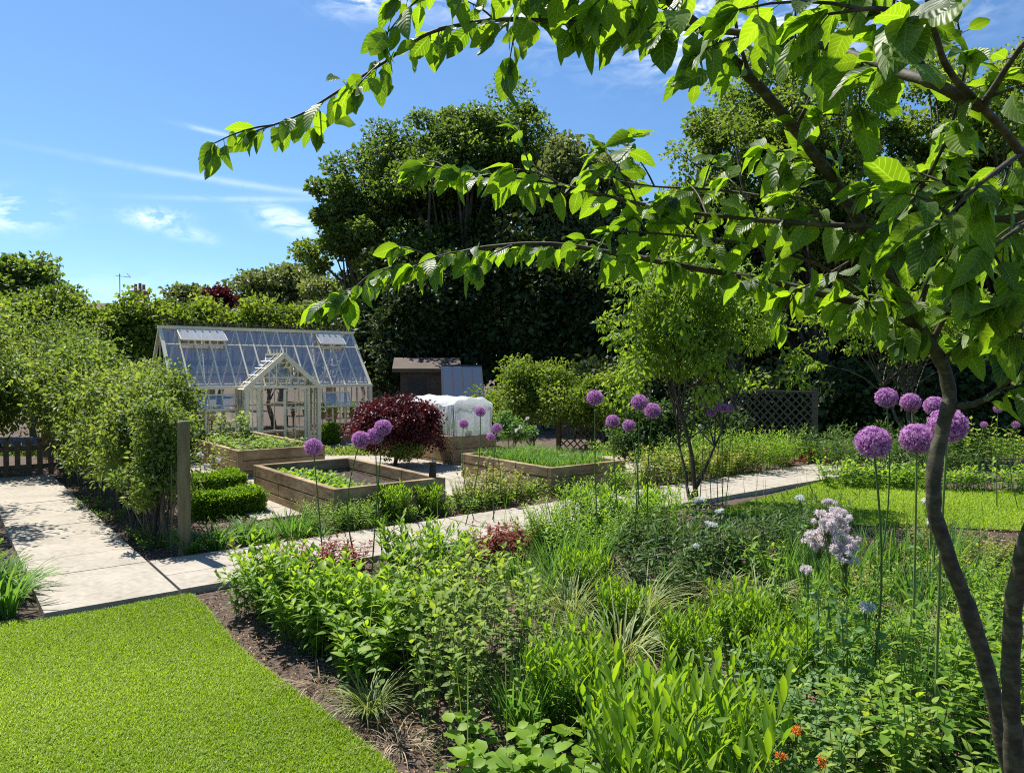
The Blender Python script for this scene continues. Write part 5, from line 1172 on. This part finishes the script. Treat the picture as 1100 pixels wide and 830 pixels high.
# ------------------------------------------------------------------ the near cherry tree
def smooth(pts, k=6):
    P = np.array(pts, float); n = len(P); out = []
    Pp = np.vstack([2 * P[0] - P[1], P, 2 * P[-1] - P[-2]])
    for i in range(n - 1):
        a, b, c, d = Pp[i:i + 4]
        for t in np.linspace(0, 1, k, endpoint=False):
            out.append(.5 * ((2 * b) + (-a + c) * t + (2 * a - 5 * b + 4 * c - d) * t * t + (-a + 3 * b - 3 * c + d) * t ** 3))
    out.append(P[-1]); return np.array(out)
def cherry():
    r_ = np.random.default_rng(77)
    base = np.array([1.42, 1.8, 0.0])
    root = thing('cherry_tree', 'near two-stemmed cherry tree with drooping bright green leaves and bare bark', 'tree', base)
    Wp = lambda l: np.array([W(*p[:3]) for p in l]) - base
    bark = MB(); TW = []; LP = []; LD = []; LN = []; LS = []
    def limb(l, r0, r1, sides=10, raw=None):
        P = smooth(Wp(l)) if raw is None else smooth(raw)
        n = len(P); r = r0 + (r1 - r0) * np.linspace(0, 1, n) ** .9
        r = r * (1 + .02 * np.sin(np.arange(n) * .7))
        P = P + r_.normal(size=P.shape) * (r * .05)[:, None]
        bark.tubes(P, r * (1 + .045 * np.sin(np.arange(n) * 1.37 + r_.random() * 6) + .05 * r_.normal(size=n) * (sides > 10)), sides); return P
    def leaf(p, d, nh, s): LP.append(p); LD.append(d); LN.append(nh); LS.append(s * (.56 + .32 * r_.random()))
    def leaves_on(P, start=0., gap=.03, s=.1, droop=.75, tip=True, skip=.0):
        seg = np.linalg.norm(np.diff(P, axis=0), axis=1); cum = np.concatenate([[0], np.cumsum(seg)]); Lt = cum[-1]
        u = start * Lt; k = int(r_.integers(0, 2))
        while u < Lt:
            i = min(np.searchsorted(cum, u, side='right') - 1, len(seg) - 1); f = (u - cum[i]) / seg[i]; p = P[i] + (P[i + 1] - P[i]) * f
            t = (P[i + 1] - P[i]) / seg[i]; side = np.cross(t, (0, 0, 1)); side /= np.linalg.norm(side) + 1e-6
            k += 1
            if r_.random() > skip:
                sg = 1 if k % 2 else -1
                d = side * sg * (.3 + .8 * r_.random()) + t * (.1 + .8 * r_.random()) - np.array([0, 0, 1]) * (droop * .35 + .7 * r_.random()) + r_.normal(size=3) * .22
                d /= np.linalg.norm(d); pet = d * .012 + r_.normal(size=3) * .003
                TW.append(np.array([p, p + pet * .6, p + pet * 1.4 + (0, 0, -.003)]))
                nh = np.array([0, 0, .6]) + side * sg * .7 + r_.normal(size=3) * .45
                leaf(p + pet * 1.2, d, nh, s * (.62 + .55 * r_.random()))
            u += gap * (.6 + .8 * r_.random())
        if tip:
            t = P[-1] - P[-2]; t /= np.linalg.norm(t)
            for q in range(5):
                d = t + r_.normal(size=3) * .45 - np.array([0, 0, .25 + .35 * r_.random()]); leaf(P[-1], d / np.linalg.norm(d), np.array([0, 0, 1.]) + r_.normal(size=3) * .4, s * (.65 + .45 * r_.random()))
    def twigs(P, start, gap, length, s, n_up=.2, droop=.75):
        seg = np.linalg.norm(np.diff(P, axis=0), axis=1); cum = np.concatenate([[0], np.cumsum(seg)]); Lt = cum[-1]; u = start * Lt
        while u < Lt:
            i = min(np.searchsorted(cum, u, side='right') - 1, len(seg) - 1); p = P[i] + (P[i + 1] - P[i]) * ((u - cum[i]) / seg[i]); t = (P[i + 1] - P[i]) / seg[i]
            d = t * .7 + r_.normal(size=3) * .55 + np.array([0, 0, n_up]); d /= np.linalg.norm(d); ln = length * (.4 + .8 * r_.random())
            w = np.linspace(0, 1, 5)[:, None]; Q = p + d * ln * w - np.array([0, 0, .25 * ln]) * w ** 2
            bark.tubes(Q, np.linspace(.0026, .0014, 5), 5); leaves_on(Q, .12, .028, s, droop)
            u += gap * (.6 + .8 * r_.random())
    # stems
    trunk = [(1181, 1128, 1.8), (1140, 1000, 1.8), (1108, 900, 1.8), (1085, 830, 1.8), (1063, 730, 1.8), (1042, 660, 1.8), (1020, 600, 1.8), (1004, 548, 1.8), (1004, 500, 1.8), (1014, 455, 1.8), (1020, 425, 1.8), (1011, 388, 1.8), (990, 355, 1.8)]
    limb(trunk, .0215, .015, 14)
    s2 = [(1165, 1160, 1.72), (1120, 1000, 1.62), (1097, 900, 1.55), (1090, 830, 1.52), (1086, 740, 1.5), (1088, 660, 1.48), (1098, 600, 1.45), (1122, 520, 1.4), (1140, 420, 1.35), (1142, 320, 1.3), (1120, 230, 1.25), (1096, 165, 1.2), (1055, 115, 1.12), (1022, 80, 1.06), (1003, 30, 1.0), (985, -60, .98)]
    P2 = limb(s2[:9], .0225, .013, 14); P2 = limb(s2[8:], .0095, .003, 10)
    A = limb([(990, 355, 1.8), (962, 312, 1.78), (940, 270, 1.75), (903, 205, 1.7), (855, 140, 1.66), (805, 82, 1.62), (755, 32, 1.6), (705, -10, 1.56), (650, -60, 1.5)], .0165, .008, 12)
    leaves_on(A, .4, .08, .095, tip=False, skip=.2); twigs(A, .4, .2, .14, .095)
    B = limb([(990, 352, 1.8), (950, 332, 1.8), (900, 320, 1.8), (830, 303, 1.85), (740, 287, 1.85), (660, 272, 1.9), (590, 262, 1.92), (520, 266, 1.94), (460, 280, 1.95), (405, 292, 1.96), (372, 318, 1.97)], .012, .0026, 9)
    leaves_on(B, .08, .02, .098); twigs(B, .1, .13, .13, .095)
    leaves_on(B, .35, .06, .085)
    Cc = limb([(1130, 228, 1.4), (1060, 236, 1.46), (980, 240, 1.54), (900, 242, 1.6), (780, 233, 1.68), (690, 219, 1.75), (600, 198, 1.8), (530, 188, 1.86), (455, 178, 1.92)], .0085, .002, 9)
    leaves_on(Cc, .05, .024, .1); twigs(Cc, .02, .11, .16, .1); leaves_on(Cc, .78, .04, .09)
    Dd = limb([(1055, 115, 1.12), (1004, 90, 1.12), (968, 78, 1.18), (921, 60, 1.28), (858, 44, 1.4), (755, 31, 1.5), (687, 29, 1.56), (600, 24, 1.62), (540, 21, 1.66), (500, 26, 1.7), (459, 37, 1.7), (411, 68, 1.72), (359, 101, 1.74), (323, 123, 1.75), (275, 141, 1.76)], .0095, .0022, 9)
    leaves_on(Dd, .1, .021, .098); twigs(Dd, .1, .15, .12, .095)
    # leafy upper and right hand limbs
    for l, r0, tg in [([(1004, 90, 1.12), (960, 30, 1.1), (900, -20, 1.1), (820, -60, 1.1)], .006, .09), ([(1055, 115, 1.12), (1090, 60, 1.05), (1130, 10, 1.0)], .006, .1), ([(1096, 165, 1.2), (1050, 200, 1.12), (1010, 240, 1.1)], .005, .1),
                      ([(1003, 30, 1.0), (950, 10, .95), (890, 15, .95)], .005, .1), ([(1120, 230, 1.25), (1080, 255, 1.2), (1040, 290, 1.2)], .005, .1), ([(940, 270, 1.75), (985, 210, 1.7), (1020, 140, 1.6), (1040, 60, 1.5)], .007, .1),
                      ([(985, 345, 1.8), (1000, 290, 1.78), (1008, 240, 1.75), (1020, 180, 1.7)], .006, .1), ([(1000, 370, 1.8), (1030, 310, 1.75), (1060, 250, 1.7), (1090, 190, 1.6)], .008, .1), ([(1011, 388, 1.8), (1060, 345, 1.7), (1110, 300, 1.6)], .006, .1),
                      ([(903, 205, 1.7), (870, 170, 1.72), (820, 160, 1.75)], .004, .1), ([(755, 32, 1.6), (690, 0, 1.6), (600, -14, 1.62), (500, -16, 1.65), (430, 0, 1.68)], .005, .08), ([(855, 140, 1.66), (880, 80, 1.6), (900, 10, 1.5)], .005, .1), ([(805, 82, 1.62), (790, 20, 1.55), (800, -40, 1.5)], .005, .1),
                      ([(1140, 320, 1.3), (1110, 340, 1.25), (1085, 360, 1.22)], .004, .1), ([(820, -40, 1.3), (740, -30, 1.35), (660, -25, 1.4), (580, -22, 1.45)], .005, .09)]:
        P = limb(l, r0, .002, 8); leaves_on(P, .12, .03, .104); twigs(P, .1, tg * .95, .14, .104)
    for l, r0, g_ in [([(950, 332, 1.8), (880, 285, 1.72), (800, 262, 1.7), (720, 252, 1.7), (660, 248, 1.72)], .005, .03), ([(900, 242, 1.6), (850, 218, 1.7), (780, 205, 1.8), (700, 200, 1.85), (640, 190, 1.9)], .004, .032), ([(980, 240, 1.54), (930, 270, 1.65), (880, 300, 1.75), (850, 315, 1.8)], .004, .04), ([(1060, 236, 1.46), (1020, 200, 1.5), (985, 185, 1.55)], .004, .04)]:
        P = limb(l, r0, .002, 8); leaves_on(P, .1, g_, .095); twigs(P, .1, .14, .12, .095)
    Rr = limb([(1020, 437, 1.8), (1045, 434, 1.76), (1065, 424, 1.7), (1090, 404, 1.62), (1130, 378, 1.55)], .009, .004, 8); leaves_on(Rr, .3, .045, .1, tip=False); twigs(Rr, .45, .16, .12, .1)
    # tuft at the fork
    for q in range(9):
        d = np.array([-.5 + .9 * r_.random(), -.2 + .3 * r_.random(), -.9]) + r_.normal(size=3) * .2
        leaf(W(975 + r_.normal() * 8, 352, 1.79) - base, d / np.linalg.norm(d), np.array([0, -.5, .6]) + r_.normal(size=3) * .3, .09 + .02 * r_.random())
    bark.tubes(np.array(TW), .0009, 3)
    obj('trunk', bark.mesh('cherry_bark', M['bark'], True), root)
    Tm = [leaf_t(7, .52, .42, .28, .30, 1.0, .10), leaf_t(7, .47, .40, .45, .55, 1.05, .14), leaf_t(7, .55, .45, .12, .15, 1.0, .2)]
    LP, LD, LN, LS = map(np.array, (LP, LD, LN, LS)); k = r_.integers(0, 3, len(LP)); m = MB()
    for q in range(3):
        s = k == q; m.inst(Tm[q], LP[s], frames(LD[s], LN[s]), LS[s])
    print('cherry leaves', len(LP))
    obj('crown', m.mesh('cherry_leaves', M['cherry'], True), root)
cherry()

# ------------------------------------------------------------------ light
SUN_EL, SUN_AZ = math.radians(58), math.atan2(-.70, .70)      # azimuth from +Y towards +X
sd = Vector((math.sin(SUN_AZ) * math.cos(SUN_EL), math.cos(SUN_AZ) * math.cos(SUN_EL), math.sin(SUN_EL)))
sl = bpy.data.lights.new('sun', 'SUN'); sl.energy = 4.2; sl.angle = math.radians(.53); sl.color = (1, .955, .88)
so = bpy.data.objects.new('sun', sl); COL.objects.link(so); so.rotation_euler = sd.to_track_quat('Z', 'Y').to_euler()

w = bpy.data.worlds.new("World"); scene.world = w; w.use_nodes = True; nt = w.node_tree; nt.nodes.clear()
sky = N(nt, 'ShaderNodeTexSky', sky_type='NISHITA', sun_disc=False, sun_elevation=SUN_EL, sun_rotation=SUN_AZ, altitude=50, air_density=1.0, dust_density=.3, ozone_density=1.6)
tc = N(nt, 'ShaderNodeTexCoord'); sp = N(nt, 'ShaderNodeSeparateXYZ'); L(nt, tc.outputs['Generated'], sp.inputs[0])
az = math_n(nt, 'ARCTAN2', sp.outputs[0], sp.outputs[1]); el = math_n(nt, 'ARCSINE', sp.outputs[2])
cb = N(nt, 'ShaderNodeCombineXYZ'); L(nt, az, cb.inputs[0]); L(nt, el, cb.inputs[1])
def noise(scale, sx, sy, det=6, dist=.6):
    mp = N(nt, 'ShaderNodeMapping'); mp.inputs['Scale'].default_value = (sx, sy, 1); L(nt, cb.outputs[0], mp.inputs[0])
    n = N(nt, 'ShaderNodeTexNoise', inp={'Scale': scale, 'Detail': det, 'Roughness': .6, 'Distortion': dist}); L(nt, mp.outputs[0], n.inputs[0]); return n.outputs[0]
n1 = noise(22, 1, 2.6); n2 = noise(60, 1, 1.5, 4)
def sky_dir(px, py):
    d = ray(px, py); d = d / np.linalg.norm(d); return math.atan2(d[0], d[1]), math.asin(d[2])
tot = None
def blob(px, py, hw, hh, ang, amp, nz, thr, soft=.25):
    """cloud wisp centred in a sky direction; sizes in pixels of arc"""
    global tot
    a0, e0 = sky_dir(px, py); ca, sa = math.cos(ang), math.sin(ang)
    dx = math_n(nt, 'SUBTRACT', az, a0); dy = math_n(nt, 'SUBTRACT', el, e0)
    u = math_n(nt, 'ADD', math_n(nt, 'MULTIPLY', dx, ca * 800 / hw), math_n(nt, 'MULTIPLY', dy, sa * 800 / hw))
    v = math_n(nt, 'ADD', math_n(nt, 'MULTIPLY', dx, -sa * 800 / hh), math_n(nt, 'MULTIPLY', dy, ca * 800 / hh))
    r2 = math_n(nt, 'ADD', math_n(nt, 'MULTIPLY', u, u), math_n(nt, 'MULTIPLY', v, v))
    g = math_n(nt, 'EXPONENT', math_n(nt, 'MULTIPLY', r2, -1.0))
    if nz is not None:
        k = math_n(nt, 'DIVIDE', math_n(nt, 'SUBTRACT', nz, thr), soft, clamp=True); g = math_n(nt, 'MULTIPLY', g, k)
    g = math_n(nt, 'MULTIPLY', g, amp)
    tot = g if tot is None else math_n(nt, 'ADD', tot, g)
blob(15, 228, 30, 14, .1, .8, n1, .44); blob(166, 233, 22, 7, .05, .6, n2, .38); blob(190, 248, 34, 6, -.15, .45, n1, .4); blob(308, 238, 28, 11, -.25, .75, n1, .38)
blob(250, 196, 130, 3.2, -.07, .17, n1, .25); blob(270, 214, 90, 2.6, .06, .14, n1, .25); blob(225, 141, 26, 2.2, -.12, .22, n1, .25)
blob(405, -2, 45, 13, .1, .8, n1, .40); blob(640, -4, 130, 26, .0, 1.1, n1, .42); blob(725, 58, 26, 16, .3, .4, n1, .42); blob(840, 10, 160, 40, 0, .8, n1, .44)
blob(120, 318, 260, 22, 0, .12, n1, .3)
tot = math_n(nt, 'MINIMUM', tot, .95)
tint = N(nt, 'ShaderNodeMix', data_type='RGBA', blend_type='MULTIPLY', inp={0: 1.0, 7: (.41, .565, .70, 1)}); tint.clamp_result = False; tint.name = 'tint'
L(nt, sky.outputs[0], tint.inputs[6])
mx = N(nt, 'ShaderNodeMix', data_type='RGBA', inp={7: (7.6, 7.9, 8.3, 1)}); mx.clamp_result = False
L(nt, tot, mx.inputs[0]); L(nt, tint.outputs[2], mx.inputs[6])
bg = N(nt, 'ShaderNodeBackground', inp={1: .10}); L(nt, mx.outputs[2], bg.inputs[0])
wo = N(nt, 'ShaderNodeOutputWorld'); L(nt, bg.outputs[0], wo.inputs[0])

vs = scene.view_settings; vs.view_transform = 'Standard'; vs.look = 'None'; vs.gamma = 1; vs.exposure = 1.15; vs.use_curve_mapping = False
c = scene.cycles
scene.render.engine = 'CYCLES'
c.max_bounces = 7; c.diffuse_bounces = 3; c.glossy_bounces = 3; c.transmission_bounces = 4; c.transparent_max_bounces = 14
c.caustics_reflective = False; c.caustics_refractive = False; c.sample_clamp_indirect = 6
c.use_denoising = False; c.filter_width = 1.1
c.use_adaptive_sampling = True; c.adaptive_threshold = .01
bpy.context.view_layer.update()
